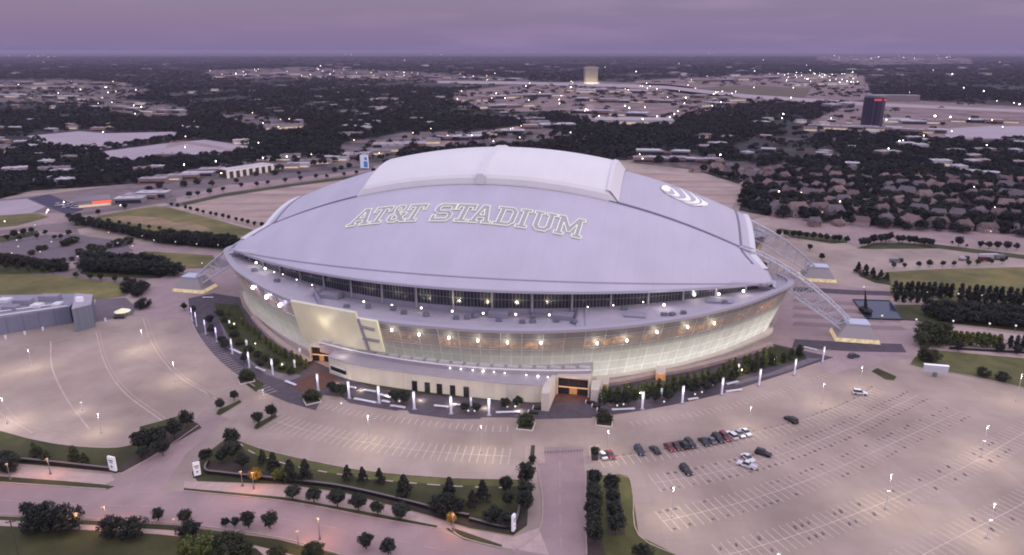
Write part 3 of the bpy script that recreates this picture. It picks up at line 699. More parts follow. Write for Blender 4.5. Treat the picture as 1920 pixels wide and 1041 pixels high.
# the big blank cream wall and the stair shaft beside it
def quad(name,pts,m,th=1.0):
    P=[Vector(p_) for p_ in pts]; nrm=(P[1]-P[0]).cross(P[2]-P[0]).normalized()
    if nrm.y>0: nrm=-nrm
    Q=[p_-nrm*th for p_ in P]; b=MB(); b.face(P); b.face(Q[::-1])
    for i in range(4): b.face([P[i],Q[i],Q[(i+1)%4],P[(i+1)%4]])
    return b.obj(name,m,ST,fix=True)
CREAM=mat('cream_screen_wall',(.66,.62,.50),r=.42,spec=.5,c2=(.62,.58,.46),ns=.2,e=(1,.90,.66),es=.14)  # the wall glows faintly in its own material to look lit
def gp(x,y,z): v=GL(x,y,z); return (v.x,v.y,z)
SC=[fh(552,562,2.6),fh(672,583,2.6),fh(693,653,2.6),fh(577,635,2.6)]
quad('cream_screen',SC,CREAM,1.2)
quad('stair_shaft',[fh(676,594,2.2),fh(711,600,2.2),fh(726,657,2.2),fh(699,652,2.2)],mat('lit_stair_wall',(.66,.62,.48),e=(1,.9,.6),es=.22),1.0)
for a,c in (((682,609),(709,614)),((687,632),(717,637)),((677,594),(699,652))):
    b=MB(); b.tube(fh(*a,2.6),fh(*c,2.6),.75,4); b.obj('stair_landing',TERRD,ST)
_q=fh(612,606,1); lamp('screen_glow',_q+Vector((-1.5,-5,0)),900,(1,.92,.68),ST,rad=1.5); _q=fh(655,640,1); lamp('screen_glow',_q+Vector((0,-6,-2)),400,(1,.92,.68),ST,rad=1.5)
# podium in front
PT=[gp(615,672,8),gp(655,682,8),gp(700,690,8),(-10,-153.6,8),(8.5,-154.3,8),(28,-154.6,8),gp(1000,722,8),(44,-152.6,8)]
front=[(p_[0],p_[1]) for p_ in PT]; front[0]=(-54.5,-144.8)
pod=front+[(47,-139),(46,-128),(-56,-128)]
b=MB(); b.prism(pod,0,8,0,1); b.obj('podium',[STONE,TERR],ST,fix=True)
PE=MB(); 
for a,c in zip(front,front[1:]): PE.tube((*a,8.1),(*c,8.1),.35,4)
PE.obj('podium_coping',TERR,ST)
b=MB(); ed=[]
for x in [-64+i*6 for i in range(22)]:
    t=(x+64)/126; y=-146.2+ (abs(x-6)/70)**2*12; ed.append((x,y))
tier=ed+[(62,-124),(-64,-122)]
b.prism(tier,5,9.6,0,1); b.obj('upper_podium',[TERR,TERR],ST,fix=True)
b=MB()
for a,c in zip(ed,ed[1:]): b.tube((a[0],a[1]-.1,9.9),(c[0],c[1]-.1,9.9),.42,4)
b.obj('podium_parapet',WHT,ST)
b=MB()
for i,(a,c) in enumerate(zip(ed,ed[1:])):
    mx_,my_=(a[0]+c[0])/2,(a[1]+c[1])/2; b.box(mx_-2.2,mx_+2.2,my_+1.8,my_+4.0,9.6,10.3)
b.obj('skylights',mat('skylight_panel',(.62,.60,.62)),ST)
sl_=MB(); sl_.ball((0,0,0),.32,0,6); slm=sl_.mesh('wall_light',LAMPW)
for px,py in ((845,688),(864,692),(885,696),(905,697),(926,698),(947,698),(988,700),(1010,702),(1029,702)):
    p_=GL(px,py,9.0); o=link('wall_light',slm,ST,(p_.x,-146.9,8.9)); o.scale=(1.4 if px in(905,1010) else .9,)*3
dk=MAT_DK=mat('dark_doorway',(.02,.018,.02),r=.4)
b=MB()
for px,py in ((773,726),(797,729),(821,730),(846,733),(872,735)):
    a=GL(px,py,3.2); x=a.x; k=min(range(len(front)-1),key=lambda i:abs((front[i][0]+front[i+1][0])/2-x)); A_,B_=front[k],front[k+1]; t=(x-A_[0])/(B_[0]-A_[0]); y=A_[1]+(B_[1]-A_[1])*t
    b=MB(); b.box(x-1.15,x+1.15,y-.35,y+.3,.05,4.6); b.obj('service_door',dk,ST)
b=MB(); a=GL(622,690,4); c=GL(655,704,3); d_=Vector((c.x-a.x,c.y-a.y,0)); 
q0=Vector((front[0][0]+1,front[0][1]-.6,0)); q1=Vector((front[1][0],front[1][1]-.7,0)).lerp(q0,.2)
for z0,z1,mi in ((2.2,3.9,0),(4.1,4.9,1),(1.4,2.0,1)):
    P=[(q0.x,q0.y,z0),(q1.x,q1.y,z0),(q1.x,q1.y,z1),(q0.x,q0.y,z1)]; b.face(P,mi); b.face([(x,y+.5,z) for x,y,z in P][::-1],mi); b.face([P[3],P[2],(P[2][0],P[2][1]+.5,P[2][2]),(P[3][0],P[3][1]+.5,P[3][2])],mi)
[lamp('wall_wash',(x,y-3.4,1.2),650,(1,.90,.68),ST) for x,y in ((-46,-151.5),(-34,-154.5),(-20,-157),(-6,-158),(8,-159),(22,-159),(36,-158.5))]
b.obj('ticket_window',[dk,WHT],ST)
# flared retaining wall at the right end of the podium and entrance portals
b=MB(); b.prism([(44,-152.6),(44.5,-160),(47.5,-160),(48.2,-139),(46.5,-139)],0,7.9,0); b.obj('flank_wall',STONE,ST,fix=True)
BRN=mat('brown_portal',(.07,.03,.022),r=.5); ORL=mat('lit_portal_glass',(.5,.25,.1),e=(1,.55,.28),es=.16)
def portal(x0,x1,y,h,par,depth=7):
    b=MB(); b.box(x0,x1,y,y+depth,0,h,0); 
    b.box(x0-.6,x0,y-1.5,y+depth,0,h+.5,1); b.box(x1,x1+.6,y-1.5,y+depth,0,h+.5,1); b.box(x0-.6,x1+.6,y-.8,y+depth,h,h+.7,1)
    w=(x1-x0)
    for k in range(3):
        for z0,z1 in ((.3,3.0),(3.7,6.6)):
            xa=x0+.6+k*w/3; xb=x0+(k+1)*w/3-.4
            if xb>xa: b.box(xa,xb,y-.35,y+.02,z0,min(z1,h-.3),2 if (k==1 and z0<1) else 3)
        b.box(x0+.2,x1-.2,y-.3,y+.02,3.1,3.5,4)
    return b.obj('entrance_portal',[BRN,STONE,ORL,DARKGL,mat('lit_transom_%d'%int(x1+90),(.8,.6,.4),e=(1,.72,.45),es=.28)],par)
portal(48.8,61.5,-143.0,7.6,ST); portal(-68.5,-59,-133.5,7.2,ST)
lamp('entrance_glow',(55,-148.5,6),550,(1,.55,.28),ST); lamp('entrance_glow',(-65,-139.5,5.5),700,(1,.55,.28),ST)
bl=MB(); bl.tube((0,0,0),(0,0,1.0),.3,6); bl.ball((0,0,1.3),.3,1,6); blm=bl.mesh('bollard_light',[WHT,LAMPO])
for i,(px,py) in enumerate(((1045,736),(1066,736),(1086,736))):
    o=link('bollard_light',blm,None,G(px,py)); tag(o,'%s glowing bollard from the left before the lit right-hand entrance'%ordn(i),'bollard','bollards before the right-hand entrance')
# flank by the right entrance
b=MB(); b.prism([(62.4,-139),(63,-148),(66,-148),(67,-136)],0,5.5,0); b.obj('flank_wall',STONE,ST,fix=True)
for (px,py,w,h) in ((1128,724,5.5,2.6),(1238,708,4.2,3.6)):
    p_=GL(px,py+6); b=MB(); b.box(p_.x-w/2,p_.x+w/2,p_.y,p_.y+8,0,h,0); b.box(p_.x-w/2+.3,p_.x+w/2-.3,p_.y-.1,p_.y+.1,.3,h-.4,1); b.obj('side_door',[STONE,ORL],ST)
    lamp('door_glow',(p_.x,p_.y-3,3),260,(1,.55,.22),ST)
# retaining walkway along the right foot of the facade
wl_=[GL(*q) for q in ((1110,728),(1160,722),(1230,708),(1300,695),(1370,677),(1420,661),(1450,650))]
b=MB(); 
for a,c in zip(spline(wl_,4),spline(wl_,4)[1:]):
    n_=Vector((-(c-a).y,(c-a).x,0)).normalized()*-1
    b.face([(a.x,a.y,1.6),(c.x,c.y,1.6),(c.x-n_.x*2.5,c.y-n_.y*2.5,1.9),(a.x-n_.x*2.5,a.y-n_.y*2.5,1.9)]); b.face([(a.x,a.y,0),(c.x,c.y,0),(c.x,c.y,1.6),(a.x,a.y,1.6)])
b.obj('foot_wall',TAN,ST,fix=True)
wl2=[GL(*q) for q in ((470,598),(490,620),(515,642),(545,664),(578,684))]
b=MB(); q=spline(wl2,4)
for a,c in zip(q,q[1:]):
    n_=Vector((-(c-a).y,(c-a).x,0)).normalized()
    b.face([(a.x,a.y,1.4),(c.x,c.y,1.4),(c.x+n_.x*2.5,c.y+n_.y*2.5,1.8),(a.x+n_.x*2.5,a.y+n_.y*2.5,1.8)]); b.face([(a.x,a.y,0),(c.x,c.y,0),(c.x,c.y,1.4),(a.x,a.y,1.4)])
b.obj('foot_wall',TAN,ST,fix=True)
# glazed end walls leaning out under the roof ends
EG=mat('end_glass',(.10,.13,.20),r=.15,c2=(.16,.18,.25),ns=.3,spec=.6,joint=(3.5,3.5,.2,2.2,.8))
for sgn in (-1,1):
    b=MB(); A=[];B_=[]
    for i in range(17):
        y=-50+100*i/16; x=sgn*(endx(abs(y))-1)-4; A.append((x,y,roofz(x,y)-1)); B_.append((x+sgn*13,y*1.0,0))
    b.grid([A,B_]); b.obj('end_glass_wall',EG,ST)
# the two arches: four chords with lattice, from the roof down to their piers
def arch_c(s_,side):
    # s_ distance from centre in x; returns centre line of truss outside the roof
    pts=[(126,40.5,38),(135,41.5,35),(145,43,30.5),(155,45,25),(165,47,18.5),(175,49,11.5),(183,50.5,5.0)]
    return pts
for side in (-1,1):
    for end in (-1,1):
        pts=spline([Vector((end*x-(0 if end>0 else 2),side*y,z)) for x,y,z in arch_c(0,side)],3)
        b=MB(); ring=[]
        for i,q in enumerate(pts):
            d=(pts[min(i+1,len(pts)-1)]-pts[max(i-1,0)]).normalized(); s_=Vector((-d.y,d.x,0)).normalized(); u_=s_.cross(d); 
            if u_.z<0: u_=-u_
            k=1-.45*max(0,(i/(len(pts)-1)-.6)/.4)
            ring.append([q+s_*3.2+u_*4.6*k,q-s_*3.2+u_*4.6*k,q-s_*3.2-u_*4.6*k,q+s_*3.2-u_*4.6*k])
        for i in range(len(ring)-1):
            for k in range(4):
                b.tube(ring[i][k],ring[i+1][k],.46,5)
                j=(k+1)%4; b.tube(ring[i][k],ring[i][j],.16,4)
                b.tube(ring[i][k] if i%2 else ring[i][j],ring[i+1][j] if i%2 else ring[i+1][k],.23,4)
                m_=(ring[i][k]+ring[i+1][j])/2; 
        b.obj('arch_truss',STEEL,ST)
        # pier
        bx,by=end*186-(0 if end>0 else 2),side*50.5
        M=Matrix.Translation((bx,by,0))
        b=MB(); b.box(-10.5,10.5,-7.5,7.5,0,1.9,1,M,top=(.93,.92)); b.box(-9.6,9.6,-6.8,6.8,1.9,8.2,0,M,top=(.55,.55)); b.box(-5.6,5.6,-4.1,4.1,8.2,8.8,2,M)
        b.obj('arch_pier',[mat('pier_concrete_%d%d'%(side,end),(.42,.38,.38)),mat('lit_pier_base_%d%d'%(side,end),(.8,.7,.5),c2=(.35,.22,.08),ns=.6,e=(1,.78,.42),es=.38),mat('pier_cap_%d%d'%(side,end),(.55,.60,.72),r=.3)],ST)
# ------------------------------------------------------------------ plaza ring round the stadium
def S2(name,px,m,z,dense=True):
    P=[G(*q) for q in px]; return sheet(name,[(p.x,p.y) for p in P],z,m,world=True)
def curve_px(pts,n=6): return [tuple(q)[:2] for q in spline([(x,y,0) for x,y in pts],n)]
outer=curve_px([(352,560),(356,590),(368,622),(395,660),(432,695),(478,725)],4)+[(500,738),(540,755),(592,770),(606,741)]+curve_px([(640,744),(655,756),(700,764),(745,771),(748,769),(764,770),(768,776),(850,786),(900,786),(903,783),(960,783),(985,787)],1)+curve_px([(1110,784),(1200,772),(1330,746),(1440,713),(1520,686),(1566,671)],4)
S2('slate_plaza',outer+[(1450,645),(1400,668),(1300,690),(1200,706),(1110,725),(1040,720),(860,730),(640,700),(560,665),(500,632),(455,575),(450,558),(400,550)],SLATE,.07)
S_('lawn',[(400,568),(448,572),(462,600),(490,632),(530,662),(572,690),(560,702),(525,700),(480,682),(440,650),(415,605)],mat('lamp_lit_grass',(.06,.066,.022),c2=(.035,.042,.016),ns=.15),.12)
S_('walkway',[(410,600),(425,640),(462,678),(500,703),(540,716),(565,706),(560,702),(525,700),(480,684),(436,650),(418,612)],mat('grey_walk',(.22,.185,.20),c2=(.17,.145,.165),ns=.3),.1)
S_('lawn',[(1110,745),(1180,735),(1240,722),(1300,710),(1380,692),(1430,672),(1456,648),(1508,662),(1512,672),(1440,690),(1370,712),(1280,732),(1180,748),(1125,756)],MATS['lamp_lit_grass'],.12)
S_('walkway',[(1440,700),(1516,672),(1540,672),(1470,698),(1380,722),(1375,716)],MATS['grey_walk'],.1)
S_('lawn',[(668,714),(700,718),(770,728),(860,738),(940,744),(1008,746),(1008,753),(960,752),(860,745),(760,736),(690,724)],GRASSD,.12)
S_('entry_paving',[(596,695),(622,700),(640,722),(600,730),(560,735),(545,722)],mat('orange_lit_paving',(.16,.075,.055),c2=(.11,.06,.05),ns=.4),.11)  # reddish colour puts the orange entrance light into the paving
S_('entry_paving',[(1040,722),(1096,722),(1112,752),(1024,752)],MATS['orange_lit_paving'],.11)
S_('planter_bed',[(470,705),(498,720),(480,735),(455,716)],GRASSD,.13)
S_('planter_bed',[(590,730),(606,740),(592,757),(560,748)],GRASSD,.13)
# dark steps beside the right-hand entrance
for i,(x,y,w,side) in enumerate(((1025,759,17,'left'),(1010,767,20,'left'),(1000,775,18,'left'),(1107,756,16,'right'),(1118,763,15,'right'),(1130,771,20,'right'))):
    p=G(x,y); q=G(x+w/2,y); b=MB(); w_=(q-p).length; b.box(-w_,w_,-.9,.9,0,.7); b.box(-w_-.3,-w_+.1,-1.1,1.1,0,.9,1)
    o=b.obj('planter_wall',[BLK,STONE],None,loc=p,rz=ANG); tag(o,'black stone planter wall, %s from the stadium on the %s of the right-hand entrance court'%(ordn(i%3),side),'planter wall','black planter walls at the entrance court')
# white stone benches
BEN=[(535,716,555,724),(664,749,705,757),(683,733,705,736),(712,741,732,747),(716,753,731,756),(732,762,760,766),(814,762,842,765),(850,760,878,762),(930,775,975,774),(1147,770,1190,768),(1290,751,1309,748),(1361,736,1391,732),(1362,722,1384,717),(380,559,400,559),(1507,652,1532,658),(655,727,667,729),(432,655,452,664),(480,690,497,697)]
for i,(x0,y0,x1,y1) in enumerate(sorted(BEN)):
    a,c=G(x0,y0),G(x1,y1); d=c-a; L_=d.length; b=MB(); b.box(-L_/2,L_/2,-.6,.6,.35,.62,0); 
    o=thing('stone_bench','%s long white stone bench from the left on the slate plaza round the stadium'%ordn(i),'bench',(a+c)/2,math.atan2(d.y,d.x),'white benches on the plaza')
    b.obj('seat',mat('bench_stone',(.72,.70,.74),r=.6) if 'bench_stone' not in MATS else MATS['bench_stone'],o)
    for k in (-.38,.38):
        b=MB(); b.box(k*L_-.3,k*L_+.3,-.4,.4,0,.35); b.obj('base',MATS['bench_stone'],o)
# illuminated banner pylons
PYL=[(361,603,'v'),(369,612,'v'),(386,627,'v'),(407,642,'v'),(436,664,'w'),(468,690,'w'),(512,704,'w'),(597,733,'w'),(655,748,'w'),(711,757,'w'),(777,768,'w'),(846,777,'w'),(917,780,'w'),(1204,768,'w'),(1279,757,'w'),(1353,741,'w'),(1423,724,'w'),(1489,704,'w'),(1542,680,'w')]
PGL=mat('pylon_panel_lit',(.8,.8,.8),e=(.95,.92,1.0),es=.30); PGV=mat('pylon_panel_violet',(.8,.8,.8),e=(.66,.52,1.0),es=1.3); PLO=mat('pylon_panel_lower',(.66,.64,.72),r=.4,e=(.8,.8,1),es=.1)
def pylon(m):
    r=thing('banner_pylon','x','pylon',(0,0,0))
    b=MB(); b.box(-.42,.42,-.2,.2,.4,5.4); b.obj('lower_panel',PLO,r)
    b=MB(); b.box(-.45,.45,-.22,.22,5.4,8.0); b.obj('lit_panel',m,r)
    b=MB(); b.box(-.9,.9,-.6,.6,0,.4); b.obj('foot',TERRD,r)
    b=MB(); b.box(-.5,.5,-.26,.26,8.0,8.2); b.obj('cap',STEELD,r); return r
py={'w':pylon(PGL),'v':pylon(PGV)}; used=set()
for i,(x,y,k) in enumerate(PYL):
    loc=G(x,y); ang=math.atan2(loc.y-CEN.y,loc.x-CEN.x)+math.pi/2
    lab='%s tall white lit banner pylon from the left along the plaza edge'%ordn(i) if k=='w' else '%s violet lit banner pylon from the left at the plaza corner'%ordn(i)
    if k in used: o=dup(py[k],loc,ang,lab)
    else: o=py[k]; used.add(k); o.location=loc; o.rotation_euler.z=ang; o['label']=lab
    o['group']='lit banner pylons round the plaza'
    if i%2==0: lamp('pylon_glow',(0,-1.6,6),220,(.85,.82,1) if k=='w' else (.65,.5,1),o)
# little lit posts
bl=MB(); bl.box(-.35,.35,-.2,.2,0,2.6); bl.box(-.4,.4,-.24,.24,2.6,4.0,1); pm=bl.mesh('light_post',[PLO,PGL])
for i,(x,y) in enumerate(sorted(((883,762),(993,752),(1109,744),(1128,757),(694,683),(431,614),(463,652),(1240,745),(1384,698),(563,668),(553,690)))):
    o=link('light_post',pm,None,G(x,y),ANG); tag(o,'%s short lit white post from the left, set in the plaza planting'%ordn(i),'light post','short lit posts in the plaza')
gl=MB(); gl.ball((0,0,.45),.38,0,6); gm=gl.mesh('ground_light',mat('globe_glow',(.8,.8,.8),e=(1,.92,.85),es=.8))
for i,(x,y) in enumerate(sorted(((637,738),(749,754),(878,772),(890,772),(951,764),(966,764),(1157,762),(1169,760),(1245,755),(1303,741),(1316,737),(1336,724),(1212,740),(1180,728),(1108,716),(640,758)))):
    o=link('ground_light',gm,None,G(x,y)); tag(o,'%s small glowing globe from the left at the foot of the plaza trees'%ordn(i),'ground light','glowing globes at the plaza trees')
gs=MB(); gs.tube((0,0,0),(0,0,2.4),.08,5); gs.ball((0,0,2.6),.28,1,6); gs=gs.mesh('added_garden_lamp',[STEELD,MATS['globe_glow']])  # lamps added to brighten the trees at the stadium foot
for i,(x,y) in enumerate(((440,616),(480,654),(530,694),(1150,756),(1200,748),(1265,736),(1330,722),(1390,704),(1450,682))):
    o=link('added_garden_lamp',gs,None,G(x,y)); tag(o,'%s small added garden lamp from the left at the foot of the stadium'%ordn(i),'garden lamp','added garden lamps at the stadium foot'); lamp('light',(0,0,3.1),520,(1,.90,.55),o,rad=.4)
# ------------------------------------------------------------------ tree templates
def crown_mesh(name,kind,seed,nclump,nleaf,m):
    r=np.random.default_rng(seed); V=[];Fc=[]
    for i in range(nclump):
        a=r.uniform(0,2*math.pi); 
        if kind=='round': zz=r.uniform(-1,1); q=r.uniform(.25,1); rad=math.sqrt(1-zz*zz)*q; c=np.array([math.cos(a)*rad*.30,math.sin(a)*rad*.30,.57+zz*q*.29]); cr=r.uniform(.09,.17)
        elif kind=='cone': t=r.uniform(0,1)**.8; rad=.27*(1-t)+.02; rad*=r.uniform(.4,1); c=np.array([math.cos(a)*rad,math.sin(a)*rad,.14+t*.80]); cr=.06+.07*(1-t)
        elif kind=='column': t=r.uniform(0,1); rad=.13*(1-t**3)*r.uniform(.3,1); c=np.array([math.cos(a)*rad,math.sin(a)*rad,.1+t*.84]); cr=.085
        elif kind=='palm': c=None
        else: zz=r.uniform(-1,1); rad=math.sqrt(1-zz*zz)*r.uniform(.4,1); c=np.array([math.cos(a)*rad*.5,math.sin(a)*rad*.5,.5+zz*.36]); cr=r.uniform(.12,.2)
        for k in range(nleaf):
            d=r.normal(size=3); d/=np.linalg.norm(d); p=c+d*cr*r.uniform(.4,1)
            p[2]=max(.06,p[2]); s=r.uniform(.018,.036); u=r.normal(size=3)*.5+np.cross(d,r.normal(size=3)); u/=np.linalg.norm(u); w=np.cross(d,u); w/=np.linalg.norm(w)+1e-9
            b0=len(V); V+= [p-u*s-w*s*.7,p+u*s-w*s*.6,p+u*s*.8+w*s*.8,p-u*s*.7+w*s]; Fc.append((b0,b0+1,b0+2,b0+3))
    me=bpy.data.meshes.new(name); me.from_pydata([tuple(v) for v in V],[],Fc); me.materials.append(m); me.update(); return me
def trunk_mesh(kind,seed):
    r=random.Random(seed); b=MB(); top=.5 if kind in('round','bush') else .85
    b.tube((0,0,0),(.01,.0,top*.55),.026,6,0,.018); b.tube((.01,0,top*.55),(0,.01,top),.018,5,0,.006)
    if kind in('round','bush'):
        for k in range(5):
            a=k*1.26+r.random(); b.tube((.005,0,.24+.04*k),(math.cos(a)*.2,math.sin(a)*.2,.46+.06*k),.011,4,0,.003)
    return b.mesh('trunk',BARK)
TM={}
def template(kind,li,var):
    k=(kind,li,var)
    if k not in TM:
        n=dict(round=(70,38),cone=(54,32),column=(40,32),bush=(56,44))[kind]
        TM[k]=(crown_mesh('crown',kind,11*var+{'round':1,'cone':2,'column':3,'bush':4}[kind]+50*li,*n,LEAF[li]),trunk_mesh(kind,var))
    return TM[k]
ntree=0
def tree(name,kind,li,x,y,h,label,group,wide=1,world=None):
    global ntree
    cm,tm=template(kind,li,ntree%5); ntree+=1
    loc=G(x,y) if world is None else world
    k=random.uniform(.92,1.08)*h
    o=thing(name,label,'tree',loc,random.uniform(0,6.28),group,(k*wide,k*wide*random.uniform(.93,1.07),k))
    link('crown',cm,o); link('trunk',tm,o); return o
KN={('round',0):('shade_tree','round dark green tree'),('round',1):('shade_tree','round dark tree'),('round',2):('shade_tree','round bright green tree'),('round',3):('yellow_tree','small lamplit yellow tree'),
 ('cone',0):('conifer','pointed dark conifer'),('cone',1):('conifer','pointed dark conifer'),('column',0):('columnar_tree','narrow upright tree'),('column',1):('columnar_tree','narrow upright dark tree'),('column',2):('columnar_tree','narrow upright bright green tree'),('bush',0):('broad_tree','bushy tree'),('bush',1):('broad_tree','bushy dark tree'),('bush',2):('broad_tree','broad light green bushy tree')}
def row(kind,li,pts,where,group,wide=1,jit=0):
    """individually placed trees: pts = (px,py,height)"""
    pts=sorted(pts); n=len(pts); nm,ad=KN[(kind,li)]
    for i,(x,y,h) in enumerate(pts):
        lab='%s %s from the left %s'%(ordn(i),ad,where) if n>1 else '%s %s'%(ad,where)
        tree(nm,kind,li,x+random.uniform(-jit,jit),y+random.uniform(-jit,jit)*.3,h,lab,group if n>1 else None,wide)
def line(x0,y0,x1,y1,n,h): return [(x0+(x1-x0)*i/(n-1),y0+(y1-y0)*i/(n-1),h) for i in range(n)]
# foreground
row('round',1,[(272,848,10.5),(300,838,8.5),(328,822,8.5),(353,802,8.5),(306,855,7.5),(270,862,6.5)],'in the bed beside the left driveway','trees beside the left driveway',1.15)
row('round',1,[(414,768,6),(440,751,5),(485,797,6),(509,783,6)],'on the two small islands by the driveway','trees on the driveway islands',1.1)
row('round',1,[(436,838,8.5),(387,868,6.5),(416,868,6.5),(438,862,8),(456,880,7)],'at the tip of the centre lawn','trees at the tip of the centre lawn',1.1)
row('cone',1,[(514,885,8.5),(545,904,8.5),(574,906,8.5),(680,903,6),(712,905,6),(758,932,8.5),(843,938,9),(905,938,8),(886,952,7),(652,900,6),(493,870,6)],'on the centre lawn','conifers on the centre lawn',1.15)
row('round',1,[(549,937,6),(589,942,5.5),(633,950,6.5),(672,957,6),(709,965,5.5),(752,974,6.5)],'along the centre sidewalk','round trees along the centre sidewalk',1.35)
row('round',1,[(985,912,9.5),(986,936,8.5),(984,960,8),(948,925,6.5),(952,950,6)],'at the right corner of the centre lawn','trees at the corner of the centre lawn',1.0)
row('bush',1,[(820,955,5),(838,960,6),(856,958,5),(948,985,5),(925,978,5),(830,965,5)],'in the hedge bed near the right corner','bushes near the right corner',1.3)
row('round',3,[(480,905,6.0)],'standing in orange lamplight on the centre sidewalk',None,1.1)
row('round',3,[(846,985,5.0)],'glowing under the street lamp by the right end of the sidewalk',None,1.0)
row('round',2,[(522,905,6)],'beside the yellow tree on the centre lawn',None)
row('round',1,[(1113,915,8),(1112,935,8),(1114,957,8.5),(1112,978,8.5),(1114,1000,8.5),(1113,1020,8.5)],'in the outer row right of the avenue','outer tree row right of the avenue',.95)
row('round',1,[(1146,925,7),(1149,948,7),(1151,974,7.5),(1154,1003,8)],'in the inner row right of the avenue','inner tree row right of the avenue',1.05)
row('round',1,[(1115,858,5.5)],'in the small square bed at the avenue crossing',None)
row('bush',1,[(1205,1052,6),(998,866,2.6)],'at the edge of the right-hand lots','bushes at the lots')
row('round',1,[(52,968,5.5),(297,978,5.5),(347,982,6),(423,988,3.5),(441,989,3.5),(467,990,6),(507,992,6),(687,1030,6),(728,1042,6.5)],'along the verge of the near road','verge trees along the near road',1.15)
row('bush',1,[(72,985,7.5),(96,992,9.5),(128,994,8.5),(60,1000,6.5),(210,1004,6.5),(250,1008,6.5),(355,1010,6.5)],'on the near side of the sidewalk, bottom left','bushy trees at bottom left',1.15)
row('bush',2,[(372,1046,8.5)],'beside the sidewalk at the bottom of the picture',None,1.1)
row('bush',0,[(418,1032,5.5),(440,1037,6.5),(460,1042,5.5),(520,1054,5.5),(590,1050,6),(430,1060,7)],'below the sidewalk, bottom centre left','bushy trees at the bottom',1.1)
row('cone',0,[(67,855,5.5),(87,866,5),(140,865,6.5),(160,872,5),(78,860,5)],'on the bottom left lawn','conifers on the left lawn',1.2)
row('bush',1,[(5,880,6),(20,884,6),(-15,876,6),(10,870,5)],'at the left picture edge beyond the near road','bushes at the left edge',1.3)
# plaza trees
row('round',1,[(1155,762,6.5),(1172,762,6.5),(1228,755,6),(1253,754,6),(1300,741,7),(1324,736,6.5),(1335,726,5.5)],'in the front row on the right-hand plaza','plaza trees, right',1.15)
row('round',1,[(742,757,6.5),(760,758,6.5),(872,774,5.5),(893,774,5.5),(947,768,6),(970,766,6)],'in front of the cream podium wall','plaza trees by the podium wall',1.15)
row('round',1,[(632,742,6.5),(645,744,6),(622,735,5.5),(346,582,5),(362,588,5.5),(394,608,6),(398,628,6),(424,656,6.5),(418,648,6),(490,692,6.5),(458,680,5)],'on the left-hand plaza','plaza trees, left',1.2)
row('column',2,line(1120,748,1225,735,9,5.2)+line(1235,730,1345,708,9,5.2)+line(1355,700,1445,668,8,5.5),'in the back row along the right foot of the stadium','small trees at the right foot, back row',1.5,3)
row('column',0,line(1130,756,1225,744,7,5)+line(1250,738,1370,712,8,5)+line(1380,706,1500,668,8,5.5),'in the middle row along the right foot of the stadium','small trees at the right foot, middle row',1.9,3)
row('column',2,line(430,590,500,645,7,4.6)+line(508,655,575,690,8,4.8),'along the left foot of the stadium','small trees at the left foot',1.6,2)
row('bush',0,line(412,590,452,645,5,3.2)+line(465,660,545,700,6,3.2),'in the left plaza planting strip','shrubs in the left planting strip',1.6,3)
for i,(x,y) in enumerate(((986,800),(1133,793),(585,752),(462,714))):
    p=G(x,y); w_=['square open planter left of the avenue before the right-hand entrance','square open planter right of the avenue before the right-hand entrance','green planter at the right corner of the dark plaza','green planter at the left corner of the dark plaza'][i]
    o=thing('planter_box',w_,'planter',p,ANG if i<2 else .5); b=MB()
    for s_ in ((-3.2,3.2,-3.2,-2.9),(-3.2,3.2,2.9,3.2),(-3.2,-2.9,-2.9,2.9),(2.9,3.2,-2.9,2.9)): b.box(*s_,0,.5)
    b.obj('rim',STONE,o); b=MB(); b.box(-2.9,2.9,-2.9,2.9,0,.3); b.obj('soil',MULCH,o)
    row('bush',0,[(x-6,y-2,3.8),(x+5,y-2,3.8),(x,y-7,4)],'in the %s'%w_.replace('before the right-hand entrance','by the entrance'),'small trees in a square planter',1.3)
# right-hand side
row('round',1,[(1540,489,6.5)],'alone on the paving behind the far right truss',None); row('round',1,[(1518,470,5.5)],'alone beyond the far right truss',None)
row('round',1,line(1462,443,1588,456,11,6.5),'in the far grass strip right of the dome','trees in the far grass strip',1.1,3)
row('round',1,line(1617,463,1670,452,6,8)+line(1682,455,1745,462,7,7),'along the far boulevard','trees along the far boulevard',1.2,3)
row('round',1,[(1797,462,8),(1838,465,7),(1853,467,7),(1869,468,7),(1887,470,7.5),(1905,470,6),(1785,458,3),(1812,464,3)],'beside the far boulevard near the right edge','boulevard trees near the right edge',1.1)
row('round',0,[(1675,503,4.5),(1695,503,4.5),(1722,502,5),(1742,501,5.5),(1767,501,5),(1788,500,4.5),(1815,499,4.5),(1832,498,5),(1858,496,4.5),(1878,495,5)],'at the edge of the far right car park','small trees at the far right car park',1.0)
row('cone',1,[(1608,512,7.5),(1622,517,7.5),(1635,522,7.5),(1650,525,7.5),(1662,527,6)],'at the left tip of the right-hand green','conifers at the tip of the green',1.2)
row('column',1,line(1676,556,1782,560,11,9.5)+line(1800,562,1990,573,16,9.5),'in the far row behind the right plaza','far columnar row, right plaza',1.25,2)
row('column',1,line(1680,566,1735,570,5,7.5)+line(1800,572,1990,582,13,8),'in the second row behind the right plaza','second columnar row, right plaza',1.35,2)
row('bush',1,line(1752,592,1990,606,14,9.5),'in the back of the dense grove right of the pool','dense grove, back row',1.25,4)
row('bush',1,line(1765,602,2000,618,13,8),'in the front of the dense grove right of the pool','dense grove, front row',1.25,4)
row('bush',0,[(1738,640,11),(1755,648,10),(1768,638,10),(1732,676,7),(1748,680,6.5),(1730,650,8),(1760,628,7)],'in the clump by the right plaza steps','clump by the right plaza steps',1.1)
row('column',2,line(1777,647,1872,652,10,7.5),'in the hedge row above the right lawn','hedge row above the right lawn',1.5)
row('column',1,line(1892,654,1990,660,9,7.5),'in the hedge row at the right edge','hedge row at the right edge',1.3)
